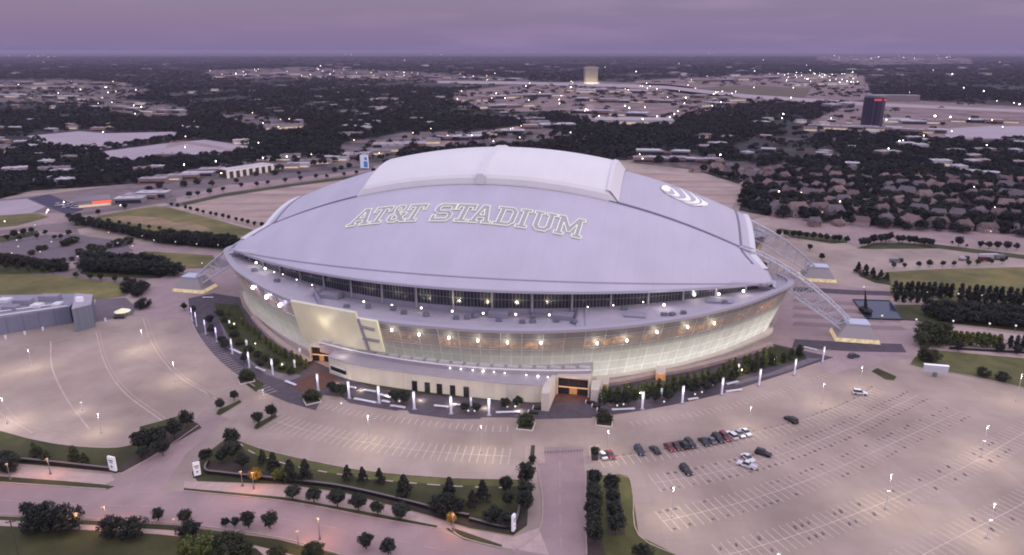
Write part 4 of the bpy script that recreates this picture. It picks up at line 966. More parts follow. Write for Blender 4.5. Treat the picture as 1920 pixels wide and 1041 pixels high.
row('round',1,[(1797,659,5.5),(1872,662,5.5),(1906,665,5.5)],'on the sidewalk above the right lawn','sidewalk trees above the right lawn',1.2)
row('bush',1,[(1842,706,4.5),(1878,715,4.5)],'on the right-hand lawn','bushes on the right-hand lawn',1.3)
# left middle distance
row('bush',1,line(145,420,292,452,17,8.5),'in the dark belt below the dry green lawn','dark belt below the dry lawn',1.15,3)
row('bush',1,line(300,455,446,468,15,10),'in the front of the dark belt left of the dome','dark belt left of the dome, front',1.2,3)
row('bush',1,line(308,446,440,458,10,8),'in the back of the dark belt left of the dome','dark belt left of the dome, back',1.15,3)
row('round',0,line(168,413,300,433,8,4.5),'on the dry lawn edge above the dark belt','small trees on the dry lawn edge',1.1,2)
row('bush',1,line(160,507,325,517,15,9.5),'in the front of the long grove left of the dome','long grove left of the dome, front',1.25,3)
row('bush',1,line(172,496,300,502,10,9.5),'in the back of the long grove left of the dome','long grove left of the dome, back',1.2,3)
row('bush',1,line(-5,492,120,508,12,7.5),'in the dark hedge at the left edge','dark hedge at the left edge',1.3,3)
row('round',0,[(13,505,5),(35,507,5),(55,510,5),(81,513,5),(100,515,5),(143,522,5),(170,524,5),(190,526,5),(216,529,5),(238,531,5)],'on the walk above the left green','trees on the walk above the left green',1.1)
row('bush',1,[(240,548,7),(252,545,8),(262,550,7),(272,543,6),(258,556,6),(262,580,5),(272,577,6)],'at the corner by the grey hall','trees by the grey hall',1.2)
row('round',1,line(323,388,490,427,15,5),'along the lower edge of the tan lot left of the dome','trees along the tan lot',1.0,2)
row('round',1,[(15,452,6),(28,447,7),(45,442,7),(60,438,6),(70,448,5),(38,452,5),(86,441,5)],'in the strip at the left edge','trees in the strip at the left edge',1.1)
row('round',0,[(103,450,5),(115,449,5),(130,443,6),(148,413,8),(130,412,7),(185,404,6),(147,428,6)],'round the roundabout approach','trees round the roundabout',1.1)
row('bush',0,[(75,470,4),(60,478,4),(85,468,4),(120,490,3),(135,489,3),(150,478,5),(165,480,4),(172,470,6),(190,475,6),(205,465,4),(222,462,6),(240,458,6),(140,455,5),(130,458,5),(122,462,5)],'on the roundabout island and verges','bushes on the roundabout',1.4)
row('round',1,[(262,372,6),(285,366,5),(312,361,6),(356,372,7),(372,368,6),(396,364,7),(418,360,6),(450,352,6),(478,350,7),(505,346,6),(533,344,7),(560,339,6),(590,336,6),(612,334,6),(642,330,6),(668,327,6),(232,392,6),(222,384,5),(400,352,8),(443,346,7),(560,330,6)],'along the street above the tan car park','street trees above the tan car park',1.25,4)
row('bush',1,[(640,318,6),(655,314,7),(628,322,6),(700,322,5),(480,330,6),(515,328,7),(345,350,7),(370,345,6),(300,352,7),(280,358,6)],'in the strip behind the street left of the dome','bushes behind the street',1.3)
# ------------------------------------------------------------------ woodland (uncountable) beyond the stadium
HROWS=[(1440,401,1960,412,14),(1405,383,1960,391,17),(1430,368,1960,374,17),(1420,353,1960,357,17),(1395,338,1820,342,14),(1290,322,1640,326,11),(1285,302,1370,306,3),(1860,340,1960,342,3),(1500,420,1960,436,10)]
HP=[]
rr_=random.Random(3)
for x0,y0,x1,y1,n in HROWS:
    L_=[]
    for i in range(n):
        t=(i+.5)/n; L_.append(G(x0+(x1-x0)*t+rr_.uniform(-7,7),y0+(y1-y0)*t+rr_.uniform(-3.5,3.5)))
    HP.append(L_)
clear=[near,[(50,255),(150,246),(200,250),(325,247),(345,254),(300,262),(240,272),(175,282),(110,279)],[(178,286),(300,270),(385,262),(475,275),(478,281),(425,293),(330,297),(250,306),(210,303)],
 [(820,151),(1100,155),(1250,160),(1400,176),(1920,205),(1920,213),(1400,186),(1100,163),(820,158)],[(1767,242),(1860,236),(1990,238),(1990,262),(1860,260),(1775,258)],[(1385,345),(1400,335),(1470,303),(1480,308),(1420,340),(1400,354)],[(1290,166),(1400,160),(1520,166),(1510,185),(1410,184)]]
dist=[D[k] for k in D]
SCAT=[]
rs=random.Random(21)
for nm_,pg_,n_ in (('woods on the left',[(-40,200),(640,150),(860,190),(640,250),(480,290),(330,330),(120,350),(-40,370)],70),('woods behind the dome',[(560,160),(860,160),(1060,230),(900,245),(640,262)],36),('woods beyond the suburb',[(1240,230),(1520,215),(1780,262),(1990,268),(1990,345),(1500,312),(1280,290)],46),('far dark woods',[(-40,122),(1960,122),(1960,150),(1200,146),(400,130),(-40,148)],60)):
    k_=0
    while k_<n_:
        x_,y_=rs.uniform(-40,1990),rs.uniform(118,372)
        if inpoly(x_,y_,pg_) and not any(inpoly(x_,y_,q) for q in clear): SCAT.append((nm_,x_,y_)); k_+=1
hx=np.array([(p.x,p.y) for L_ in HP for p in L_])
sxy=np.array([tuple(G(x,y))[:2] for _,x,y in SCAT])
def clump(r,nt,flat=.55,size=.30):
    V=[]
    for i in range(nt):
        d=r.normal(size=3); d[2]=abs(d[2])*.9-.15; d/=np.linalg.norm(d); p=d*np.array([.5,.5,flat])*r.uniform(.6,1)
        u=np.cross(d,r.normal(size=3)); u/=np.linalg.norm(u)+1e-9; w=np.cross(d,u); s=size*r.uniform(.6,1.2)
        V+= [p-u*s*.6-w*s*.35,p+u*s*.6-w*s*.35,p+w*s*.75]
    return np.array(V)
r_=np.random.default_rng(5)
PH=[(r_.uniform(0,6.28),r_.uniform(0,6.28),f*math.cos(a_),f*math.sin(a_)) for f,a_ in ((1/150,.3),(1/95,1.2),(1/120,2.2),(1/60,.8),(1/70,1.9),(1/45,2.7),(1/230,.9),(1/210,2.0))]
def fbm(x,y): return sum(math.sin(x*a+y*b_*.6+p0) for p0,p1,a,b_ in PH)/4.2
bands=[(107,122,150,9,160,15),(300,455,9.5,60,10.5,8),(222,300,12.5,34,13,9),(165,222,20,18,20,10),(122,165,46,12,44,12)]
VV=[]
for y0,y1,spc,nt_,wd,ht in bands:
    T=[clump(r_,nt_) for _ in range(6)]
    Y0=G(PX,y1).y; Y1=G(PX,y0).y; Y=Y0
    while Y<Y1:
        half=(Y*cp+H*sp)*(1330)/F if Y<6500 else (Y*cp+H*sp)*(1060)/F; X=-half
        while X<half:
            x=X+r_.uniform(-.5,.5)*spc; y=Y+r_.uniform(-.5,.5)*spc; X+=spc
            a,c=PR(x,y)
            if any(inpoly(a,c,q) for q in clear): continue
            if any(inpoly(a,c,q) for q in dist) and r_.random()>.13: continue
            if 1270<a and 296<c<450:
                if r_.random()<.12: continue
                if ((hx-np.array([x,y]))**2).sum(1).min()<40: continue
            if r_.random()<.06: continue
            if 10<spc<100 and fbm(x,y)>.46 and r_.random()<.85: continue
            dd=(sxy-np.array([x,y-9])); 
            if (dd[:,0]**2+(dd[:,1]/1.5)**2).min()<(190 if spc<20 else 500 if spc<40 else 2500 if spc<100 else 0): continue
            s=wd*r_.uniform(.75,1.3); t=T[r_.integers(6)]; an=r_.uniform(0,6.28); ca,sa=math.cos(an),math.sin(an)
            h=ht*r_.uniform(.7,1.35)
            q=np.stack([t[:,0]*ca-t[:,1]*sa,t[:,0]*sa+t[:,1]*ca,t[:,2]],1)*np.array([s,s,h]); q+=np.array([x,y,h*.45]); VV.append(q)
        Y+=spc
VV=np.concatenate(VV).astype(np.float32); print('woodland tris',len(VV)//3)
me=bpy.data.meshes.new('woodland'); nv=len(VV); me.vertices.add(nv); me.vertices.foreach_set('co',VV.ravel()); me.loops.add(nv); me.loops.foreach_set('vertex_index',np.arange(nv,dtype=np.int32))
me.polygons.add(nv//3); me.polygons.foreach_set('loop_start',np.arange(0,nv,3,dtype=np.int32)); me.materials.append(WOODL); me.update(calc_edges=True)
o=link('woodland',me); tag(o,'dark wooded suburbs spreading to the horizon beyond the stadium','woodland',None,'stuff')
# ------------------------------------------------------------------ houses in the suburb on the right
HR=[mat('shingle_roof_%s'%k,c,r=.9,c2=tuple(v*.8 for v in c),ns=.6) for k,c in (('brown',(.19,.135,.13)),('grey',(.18,.15,.16)),('tan',(.27,.19,.175)))]
HWm=[mat('house_brick',(.30,.20,.18),c2=(.24,.17,.15),ns=.8),mat('house_stucco',(.44,.35,.34),c2=(.38,.31,.30),ns=.5)]
WINL=mat('lit_house_window',(.5,.4,.3),e=(1,.75,.45),es=1.6)
def gable(b,x0,x1,y0,y1,z0,h,along='x',mi=0,ov=.5):
    if along=='x':
        ym=(y0+y1)/2; A=[(x0-ov,y0-ov,z0),(x1+ov,y0-ov,z0),(x1+ov*.2-1.5,ym,z0+h),(x0-ov*.2+1.5,ym,z0+h),(x0-ov,y1+ov,z0),(x1+ov,y1+ov,z0)]
        b.face([A[0],A[1],A[2],A[3]],mi); b.face([A[5],A[4],A[3],A[2]],mi); b.face([A[1],A[5],A[2]],mi); b.face([A[4],A[0],A[3]],mi); b.face([A[0],A[4],A[5],A[1]],mi)
    else:
        xm=(x0+x1)/2; A=[(x0-ov,y0-ov,z0),(x1+ov,y0-ov,z0),(xm,y0-ov,z0+h),(x0-ov,y1+ov,z0),(x1+ov,y1+ov,z0),(xm,y1+ov,z0+h)]
        b.face([A[0],A[2],A[5],A[3]],mi); b.face([A[1],A[4],A[5],A[2]],mi); b.face([A[0],A[1],A[2]],mi); b.face([A[4],A[3],A[5]],mi); b.face([A[0],A[3],A[4],A[1]],mi)
def house(v):
    r=thing('house','x','house'); ro=MB(); wa=MB(); wi=MB(); w=[14,16,12,18][v%4]; d=[11,12,10,10][v%4]; h=[5.6,6,3.4,5.6][v%4]
    wa.box(-w/2,w/2,-d/2,d/2,0,h); gable(ro,-w/2,w/2,-d/2,d/2,h,[5.2,5.8,3.6,4.5][v%4],'x')
    wa.box(-w/2+1,-w/2+6.5,-d/2-3.5,-d/2,0,h-.4); gable(ro,-w/2+1,-w/2+6.5,-d/2-3.5,1,h-.4,3.9,'y')
    if v%2: wa.box(w/2-5,w/2-.5,-d/2-2.2,-d/2,0,h-.8); gable(ro,w/2-5,w/2-.5,-d/2-2.2,1,h-.8,3.1,'y')
    wa.obj('wall',HWm[v%2],r); rf=ro.obj('roof',HR[v%3],r); ch=MB(); ch.box(w/2-3.2,w/2-2.2,.5,1.5,h+1,h+6); ch.obj('chimney',HWm[0],rf)
    for k,(a,z) in enumerate(((-w/2+3,1.2),(0,1.2),(0,3.9),(w/2-2.6,3.9 if h>5 else 1.2))):
        if z+1.3>h: continue
        b=MB(); y=-d/2-3.55 if k==0 else (-d/2-2.25 if (v%2 and k==3) else -d/2-.05); b.box(a-.7,a+.7,y-.05,y+.1,z,z+1.3); b.obj('window',WINL if (k==1 and v%3==0) else DARKGL,r)
    return r
HT=[house(i) for i in range(6)]; usedh=set(); c_=0
rn=['nearest row beside the boulevard','second row from the boulevard','third row from the boulevard','fourth row in the wooded suburb','row just behind the dome on the right','short row right behind the dome','short back row at the right edge','back row of the suburb','front row facing the boulevard']
for ri,L_ in enumerate(HP):
    for i,p in enumerate(L_):
        v=rr_.randrange(6); lab='%s brown-roofed house from the left in the %s'%(ordn(i),rn[ri]); a=rr_.choice((0,0,.4,-.5,1.57,-1.2,2.6))+rr_.uniform(-.2,.2)
        if v in usedh: o=dup(HT[v],p,a,lab,'houses in the wooded suburb',rr_.uniform(.6,.95))
        else: o=HT[v]; usedh.add(v); o.location=p; o.rotation_euler.z=a; o['label']=trim(lab); o['group']='houses in the wooded suburb'
for v in range(6):
    if v not in usedh: 
        for ch in list(HT[v].children_recursive): bpy.data.objects.remove(ch)
        bpy.data.objects.remove(HT[v])

# ------------------------------------------------------------------ car park markings
def poly(pts,n=8): return spline([G(x,y) for x,y in pts],n)
def walk(pts,step,off=0):
    d=off; acc=0; o=[]
    for a,c in zip(pts,pts[1:]):
        L_=(c-a).length
        while d<=acc+L_:
            t=(d-acc)/L_; tg=(c-a).normalized(); o.append((a.lerp(c,t),tg,Vector((-tg.y,tg.x,0)))); d+=step
        acc+=L_
    return o
ROWS=[([(1122,862),(1250,845),(1330,829),(1400,814),(1480,796),(1560,769),(1610,747),(1640,727)],(5.4,0),0),
 ([(1226,906),(1300,894),(1400,872),(1500,840),(1600,801),(1670,766),(1722,741)],(5.4,5.4),0),
 ([(1242,978),(1330,957),(1400,939),(1500,906),(1600,865),(1700,819),(1800,772)],(5.4,5.4),0),
 ([(1352,1043),(1400,1031),(1500,1001),(1600,965),(1700,925),(1800,880),(1862,846),(1940,800)],(5.4,5.4),0),
 ([(1640,1090),(1730,1041),(1800,1005),(1860,975),(1930,938),(2020,885)],(5.4,5.4),0),
 ([(1180,791),(1300,772),(1400,748),(1500,716),(1570,688)],(4,0),1),
 ([(505,786),(560,803),(650,823),(720,836),(800,846),(880,852),(958,856)],(5.4,5.4),0),
 ([(612,757),(700,775),(800,788),(900,797),(965,799)],(4.6,0),1),
 ([(368,628),(400,668),(450,712),(500,745)],(0,6),1)]
mk=MB(); st=MB()
for k,(pts,(ln,lf),kind) in enumerate(ROWS):
    q=poly(pts)
    if kind==0: ribbon(mk,q,.15 if k<1 else .22,.075)
    for j,(p,tg,nr) in enumerate(walk(q,2.75,.3)):
        a=p+nr*lf; c=p-nr*ln; ribbon(mk,[a,c],.23,.078)
        if k<3:
            for sgn in ((-1,1) if k else (1,)):
                if random.random()<(.9 if k<2 else .45):
                    s=random.uniform(.3,.55); e_=p+tg*1.35+nr*sgn*random.uniform(3.9,4.5) if k else p+tg*1.35+nr*random.uniform(.8,1.3)
                    st.face([(e_.x-s,e_.y-s,.072),(e_.x+s,e_.y-s*.9,.072),(e_.x+s*.9,e_.y+s,.072),(e_.x-s,e_.y+s,.072)])
        elif k in (3,4) and random.random()<.2:
            for sgn in (-1,1):
                s=random.uniform(.3,.5); e_=p+tg*1.35+nr*sgn*2.8; st.face([(e_.x-s,e_.y-s*2,.072),(e_.x+s,e_.y-s*1.8,.072),(e_.x+s*.9,e_.y+s*2,.072),(e_.x-s,e_.y+s*2,.072)])
for pts,w in (([(180,622),(196,680),(232,735),(305,790)],.55),([(186,620),(203,680),(240,733),(312,786)],.25),([(95,640),(98,690),(125,748),(168,806)],.6),([(268,598),(288,650),(330,702),(405,748)],.5),([(276,598),(296,650),(338,700),(412,745)],.25),([(0,652),(100,640),(250,612)],.25),([(0,745),(40,792),(140,822)],.25),([(230,655),(330,700),(400,745)],.2),([(-60,700),(-20,760),(60,812)],.5)):
    ribbon(mk,poly(pts),w,.075,1)
for pts in ([(182,622),(198,680),(236,734),(308,788)],[(95,640),(98,690),(125,748),(168,806)],[(272,598),(292,650),(334,702),(408,747)]):
    for p,tg,nr in walk(poly(pts),2.75,1): ribbon(mk,[p+nr*5,p-nr*5],.09,.074,1)
for pts,d in (([(447,830),(480,852),(560,876),(700,899),(850,912),(985,916)],4),):
    ribbon(mk,poly(pts,24),.55,.16,1,d)
o=mk.obj('parking_markings',[WHITE,MARK2]); o['kind']='structure'
o=st.obj('oil_stains',STAIN); o['kind']='structure'
b=MB()
for pts in ([(0,938),(200,948),(345,953),(540,975),(700,1005),(900,1046)],): ribbon(b,poly(pts,16),.18,.09,0,6)
for pts in ([(385,776),(330,842),(240,915)],[(1050,842),(1050,940),(1052,1041)]): ribbon(b,poly(pts,16),.15,.09,0,5)
o=b.obj('lane_markings',MARK2); o['kind']='structure'
# kerbs
b=MB()
def kerb(pts,w=.35,h=.16,n=4):
    q=poly(pts,n)
    for a,c in zip(q,q[1:]):
        d=(c-a).normalized(); nr=Vector((-d.y,d.x,0))*w/2
        P=[a-nr,c-nr,c+nr,a+nr]; T=[(p.x,p.y,h+.1) for p in P]; B_=[(p.x,p.y,0) for p in P]
        b.face(T); b.face([B_[0],B_[1],T[1],T[0]]); b.face([B_[3],B_[2],T[2],T[3]])
for pts in ([(345,921),(540,941),(700,971),(815,991)],[(0,905),(200,918)],[(0,965),(150,972),(330,982),(520,1008),(640,1041)],[(445,826),(500,845),(600,868),(700,885),(850,897),(985,900)],[(0,808),(60,824),(130,836),(215,840),(262,830)],[(1098,880),(1098,960),(1100,1041)],[(1010,880),(1018,950),(1008,1000),(960,1035)],[(1162,889),(1180,897),(1187,930),(1198,1005),(1290,1050)],[(352,560),(356,590),(368,622),(395,660),(432,695),(478,725)],[(1110,784),(1200,772),(1330,746),(1440,713),(1520,686),(1566,671)],[(1705,684),(1716,670),(1740,655)],[(1705,684),(1740,693),(1790,700),(1860,714),(1920,728)],[(372,798),(300,848),(225,890)],[(840,989),(870,1010),(940,1028)]):
    kerb(pts)
o=b.obj('kerbs',TAN); o['kind']='structure'
# ------------------------------------------------------------------ low walls, signs, sculpture
def lowwall(pts,h,label,n=6):
    q=poly(pts,n); r=thing('low_wall',label,'wall',(0,0,0)); b=MB(); c_=MB()
    for a,c in zip(q,q[1:]):
        d=(c-a).normalized(); nr=Vector((-d.y,d.x,0))*.25
        P=[a-nr,c-nr,c+nr,a+nr]
        b.face([(P[0].x,P[0].y,0),(P[1].x,P[1].y,0),(P[1].x,P[1].y,h),(P[0].x,P[0].y,h)]); b.face([(P[2].x,P[2].y,0),(P[3].x,P[3].y,0),(P[3].x,P[3].y,h),(P[2].x,P[2].y,h)])
        P=[a-nr*1.5,c-nr*1.5,c+nr*1.5,a+nr*1.5]; c_.face([(p.x,p.y,h+.12) for p in P]); c_.face([(P[0].x,P[0].y,h),(P[1].x,P[1].y,h),(P[1].x,P[1].y,h+.12),(P[0].x,P[0].y,h+.12)])
    b.obj('face',BLK,r); c_.obj('coping',MATS.get('wall_coping') or mat('wall_coping',(.20,.17,.16)),r)
lowwall([(-100,850),(0,862),(100,872),(206,884)],1.5,'low black curving wall with pale coping on the bottom left lawn')
lowwall([(392,866),(386,886),(420,892),(540,905),(640,917),(760,944),(830,962),(880,972)],1.4,'low black wall with pale coping curving through the centre lawn')
lowwall([(880,977),(940,992),(962,988),(972,965),(976,935)],1.2,'short low wall bending round the right corner of the centre lawn')
lowwall([(1780,655),(1900,662),(2000,668)],1.2,'long straight low wall above the right-hand lawn')
def monument(x,y,w,h,rz,lab):
    r=thing('monument_sign',lab,'sign',G(x,y),rz); b=MB(); b.box(-w/2,w/2,-.35,.35,.5,h); b.obj('panel',mat('sign_white_%d'%x,(.80,.78,.82),r=.5,e=(.95,.95,1),es=.18),r)
    b=MB(); b.box(-w/2-.3,w/2+.3,-.6,.6,0,.5); b.obj('base',BLK,r)
    bb=MB(); cx_,cz=0,h*.36; s=w*.26 if w>1.5 else .3
    P=[]
    for k in range(10):
        a=math.pi/2+k*math.pi/5; q=s if k%2==0 else s*.42; P.append((cx_+q*math.cos(a),-.40,cz+q*math.sin(a)))
    for k in range(10): bb.face([(cx_,-.40,cz),P[k],P[(k+1)%10]])
    bb.box(-w*.32,w*.32,-.41,-.36,h*.72,h*.80); bb.box(-w*.25,w*.25,-.41,-.36,h*.60,h*.66)
    bb.obj('emblem',STEELD,r)
monument(213,884,3.0,5.8,-.35,'white upright gate sign on the left side of the driveway mouth')
monument(371,893,2.2,5.4,.5,'white upright gate sign on the right side of the driveway mouth')
monument(963,997,1.6,6.0,1.1,'white upright gate sign at the right corner of the centre lawn')
r=thing('billboard','wide white board on a short post at the edge of the right-hand lawn','billboard',G(1752,706),-.22)
b=MB(); b.box(-4.9,4.9,-.6,.6,2.2,5.4); b.obj('board',mat('board_lavender',(.55,.54,.62),r=.5),r); b=MB(); b.box(-5,5,-.7,.7,5.4,5.7); b.obj('top_edge',mat('board_top',(.8,.8,.85),e=(.9,.9,1),es=.35),r); b=MB(); b.box(-.8,.8,-.5,.5,0,2.2); b.obj('post',STEELD,r)  # white top edge of the board, brightened by a glow in its material
# pool with sculpture
P=[G(1601,564),G(1666,566),G(1692,600),G(1626,598)]
r=thing('reflecting_pool','dark blue rectangular pool with raised black edge on the right-hand plaza','pool',(0,0,0))
b=MB(); b.face([(p.x,p.y,.5) for p in P[::-1]]); b.obj('water',WATER,r,fix=False)
b=MB()
c4=sum(P,Vector())/4
for a,c in zip(P,P[1:]+P[:1]):
    ao=a+(a-c4).normalized()*1.2; cO=c+(c-c4).normalized()*1.2
    b.face([(a.x,a.y,.75),(c.x,c.y,.75),(cO.x,cO.y,.75),(ao.x,ao.y,.75)]); b.face([(ao.x,ao.y,0),(cO.x,cO.y,0),(cO.x,cO.y,.75),(ao.x,ao.y,.75)]); b.face([(a.x,a.y,.3),(c.x,c.y,.3),(c.x,c.y,.75),(a.x,a.y,.75)])
b.obj('rim',BLK,r)
r=thing('plaza_sculpture','dark rounded sculpture with a leaning blade standing in the pool','sculpture',G(1624,588)+Vector((0,0,.5)))
b=MB(); b.ball((0,0,1.2),3.2,0,12,.55); b.ball((-2.2,.5,2),2.1,0,10,.8); b.obj('base',BLK,r,smooth=True)
b=MB(); b.tube((-.5,0,2),(-2.6,0,13.5),1.2,8,0,.12); b.obj('blade',BLK,r)
# ------------------------------------------------------------------ lamp poles
def polelamp(x,y,h,lab,grp,col,pw,m,two=False,arm=0,name='lamp_pole'):
    r=thing(name,lab,'lamp post',G(x,y),random.random()*.6,grp); b=MB(); b.tube((0,0,0),(0,0,h),.16,6,0,.09); b.tube((0,0,0),(0,0,.8),.38,8); 
    if arm: b.tube((0,0,h),(0,-arm,h+.3),.08,5)
    b.obj('pole',STEEL if not arm else STEELD,r); b=MB(); b.box(-.4,.4,-.2-arm,.2-arm,h,h+.2); b.obj('lamp_head',m,r)
    if two: b=MB(); b.box(-.4,.4,-.25,.25,h*.52,h*.52+.25); b.obj('lamp_head',m,r)
    lamp('light',(0,-arm,h-.4),pw,col,r,rad=.35)
LAMPO2=mat('lit_sodium_head',(.8,.6,.4),e=(1,.55,.25),es=.2)
LP=mat('lit_pole_head',(.8,.8,.8),e=(1,.93,.8),es=.4)
POLES=[(693,832,11.5,0),(903,850,11,0),(1139,850,9,0),(1259,972,11,0),(1404,803,9,0),(1660,955,12.5,1),(1839,858,12.5,1),(1611,728,10,0),(1905,752,12,0),(1540,757,9,0),(155,770,3.6,0),(14,795,11,0),(270,655,10,0),(60,690,9,0),(190,812,8,0),(330,715,9,0),(494,745,3.2,0),(1850,1010,12,1),(1450,1110,12,1),(-60,720,11,0)]
wh=['left central car park','right side of the central car park','corner bed right of the avenue','near-left end of the striped right-hand car park','row of parked cars','middle of the right-hand car park','far side of the right-hand car park','planted island at the far right','far right corner of the car parks','car park lane along the plaza','open left-hand car park, a short one','left picture edge','far end of the left-hand car park','left-hand car park near the grey hall','lower edge of the left-hand car park','left-hand car park near the plaza','driveway by the dark plaza, a short one','bottom right corner','bottom edge of the right-hand car park','far left']
for i,(x,y,h,t) in enumerate(POLES):
    pw=3100*(h/11)**2*(1.3 if x<400 and h>5 else 1)
    polelamp(x,y,h,'tall lit lamp pole at the %s'%wh[i] if h>5 else 'lit lamp pole in the %s'%wh[i],None,(1,.90,.66),pw,LP,bool(t))
for i,(x,y,h,p_) in enumerate(((95,890,6.5,700),(202,985,7,900),(150,992,6,700),(476,917,6.5,750),(600,1012,8,1300),(850,996,6.5,700),(330,1003,6,250),(560,1026,6,350),(20,900,6.5,250),(455,912,6,200))):
    polelamp(x,y,h,'orange street lamp on a dark pole, %s along the near road'%ordn(i),None,(1,.42,.17),p_*1.2,LAMPO2,arm=.9,name='road_lamp')
up=thing('utility_pole','thin dark utility pole cut off by the bottom left corner','utility pole',G(43,1075),.3); b=MB(); b.tube((0,0,0),(0,0,17.5),.22,6,0,.14); b.obj('pole',BARK,up); b=MB(); b.box(-1.2,1.2,-.1,.1,16.6,16.85); b.obj('crossarm',BARK,up)
# globe lamps
def globe():
    r=thing('globe_lamp','x','lamp post'); b=MB(); b.tube((0,0,0),(0,0,3.4),.1,5); b.obj('pole',STEELD,r); b=MB(); b.ball((0,0,3.9),.5,0,8); b.obj('globe',mat('globe_white',(.8,.8,.75),e=(1,.95,.8),es=.55),r); return r
gt=globe(); first=True
GLB=[(1618,550,'r'),(1677,557,'r'),(1736,560,'r'),(1795,563,'r'),(1838,566,'r'),(1652,605,'r'),(1716,612,'r'),(1785,615,'r'),(1853,620,'r'),(1902,624,'r')]
GLL=[(88,408),(67,430),(37,444),(33,459),(36,471),(98,462),(77,481),(147,490),(202,488),(198,472),(222,464),(205,444),(268,451),(290,459),(288,496),(330,462),(370,466),(410,468),(380,503),(24,484),(250,470)]
for i,(x,y) in enumerate(sorted([(a,c) for a,c,_ in GLB])):
    lab='%s white globe lamp from the left on the right-hand plaza'%ordn(i)
    if first: o=gt; first=False; o.location=G(x,y); o['label']=trim(lab)
    else: o=dup(gt,G(x,y),0,lab)
    o['group']='globe lamps on the right-hand plaza'
for i,(x,y) in enumerate(sorted(GLL)): dup(gt,G(x,y),0,'%s white globe lamp from the left round the roundabout'%ordn(i),'globe lamps round the roundabout',.9)
# bollards across the avenue
bm_=MB(); bm_.tube((0,0,0),(0,0,.9),.14,6); bm_=bm_.mesh('bollard',STEELD)
for i in range(14):
    t=i/13; o=link('bollard',bm_,None,G(1022+71*t,850-4*t)); tag(o,'%s dark bollard from the left in the line across the avenue'%ordn(i),'bollard','bollards across the avenue')
# ------------------------------------------------------------------ vehicles
TYRE=mat('tyre',(.02,.02,.02)); CGL=mat('car_glass',(.03,.035,.045),r=.1,spec=.7); HLM=mat('headlight_glass',(.7,.7,.7),r=.2); TLM=mat('tail_light',(.35,.02,.02),r=.3)
def car(kind,m):
    r=thing('parked_car','x','car'); L_,W_,h1,h2=dict(sedan=(4.7,1.82,.78,1.42),suv=(4.9,1.95,.98,1.78),pickup=(5.6,2.0,1.0,1.85))[kind]
    prof=[(-L_/2,.35),(-L_/2,h1*.85),(-L_/2+.25,h1),(L_/2-1.1,h1),(L_/2-.15,h1*.82),(L_/2,h1*.6),(L_/2,.35)]
    b=MB(); rows=[]
    for y,sx in ((-W_/2,.985),(-W_/2*.93,1),(W_/2*.93,1),(W_/2,.985)):
        rows.append([(x*sx,y,z-(.06 if sx<1 and z>.5 else 0)) for x,z in prof])
    b.grid(rows,closed=True); b.face(rows[0][::-1]); b.face(rows[-1]); 
    if kind=='pickup': b.box(-L_/2+.1,-.9,-W_/2+.08,-W_/2+.16,h1,h1+.3); b.box(-L_/2+.1,-.9,W_/2-.16,W_/2-.08,h1,h1+.3); b.box(-L_/2+.05,-L_/2+.12,-W_/2+.1,W_/2-.1,h1,h1+.3)
    body=b.obj('body',m,r,fix=True)
    c0,c1=dict(sedan=(-1.55,.95),suv=(-2.2,.95),pickup=(-.9,1.3))[kind]
    b=MB(); t0,t1=c0+(.55 if kind=='sedan' else .2),c1-.75; wy=W_/2*.9; ty=W_/2*.72
    B_=[(c0,-wy,h1),(c1,-wy,h1),(c1,wy,h1),(c0,wy,h1)]; T=[(t0,-ty,h2-.05),(t1,-ty,h2-.05),(t1,ty,h2-.05),(t0,ty,h2-.05)]
    for i in range(4): b.face([B_[i],B_[(i+1)%4],T[(i+1)%4],T[i]])
    b.face(T); b.obj('windows',CGL,r)
    b=MB(); b.box(t0-.03,t1+.03,-ty-.02,ty+.02,h2-.06,h2); b.obj('roof',m,r)
    wm=MB(); wm.tube((0,-.11,0),(0,.11,0),.34,12); wm=wm.mesh('wheel',TYRE)
    for sx in (-L_*.3,L_*.31):
        for sy in (-1,1): link('wheel',wm,r,(sx,sy*(W_/2-.08),.34))
    for sy in (-1,1):
        b=MB(); b.box(L_/2-.12,L_/2+.015,sy*W_*.36-.2,sy*W_*.36+.2,h1*.6,h1*.76); b.obj('headlight',HLM,r)
        b=MB(); b.box(-L_/2-.015,-L_/2+.1,sy*W_*.38-.17,sy*W_*.38+.17,h1*.68,h1*.88); b.obj('tail_light',TLM,r)
    return r
PAINT={k:mat('%s_car_paint'%k,c,r=.3,spec=.5) for k,c in dict(white=(.72,.72,.74),black=(.018,.018,.022),navy=(.03,.04,.08),dark_red=(.22,.03,.04),grey=(.16,.16,.19),maroon=(.09,.02,.03),silver=(.42,.42,.46)).items()}
q1=poly(ROWS[0][0]); q2=poly(ROWS[1][0])
def rowdir(x,y,q):
    p=G(x,y); k=min(range(len(q)-1),key=lambda i:(q[i]-p).length); d=(q[k+1]-q[k]).normalized(); return math.atan2(d.y,d.x)
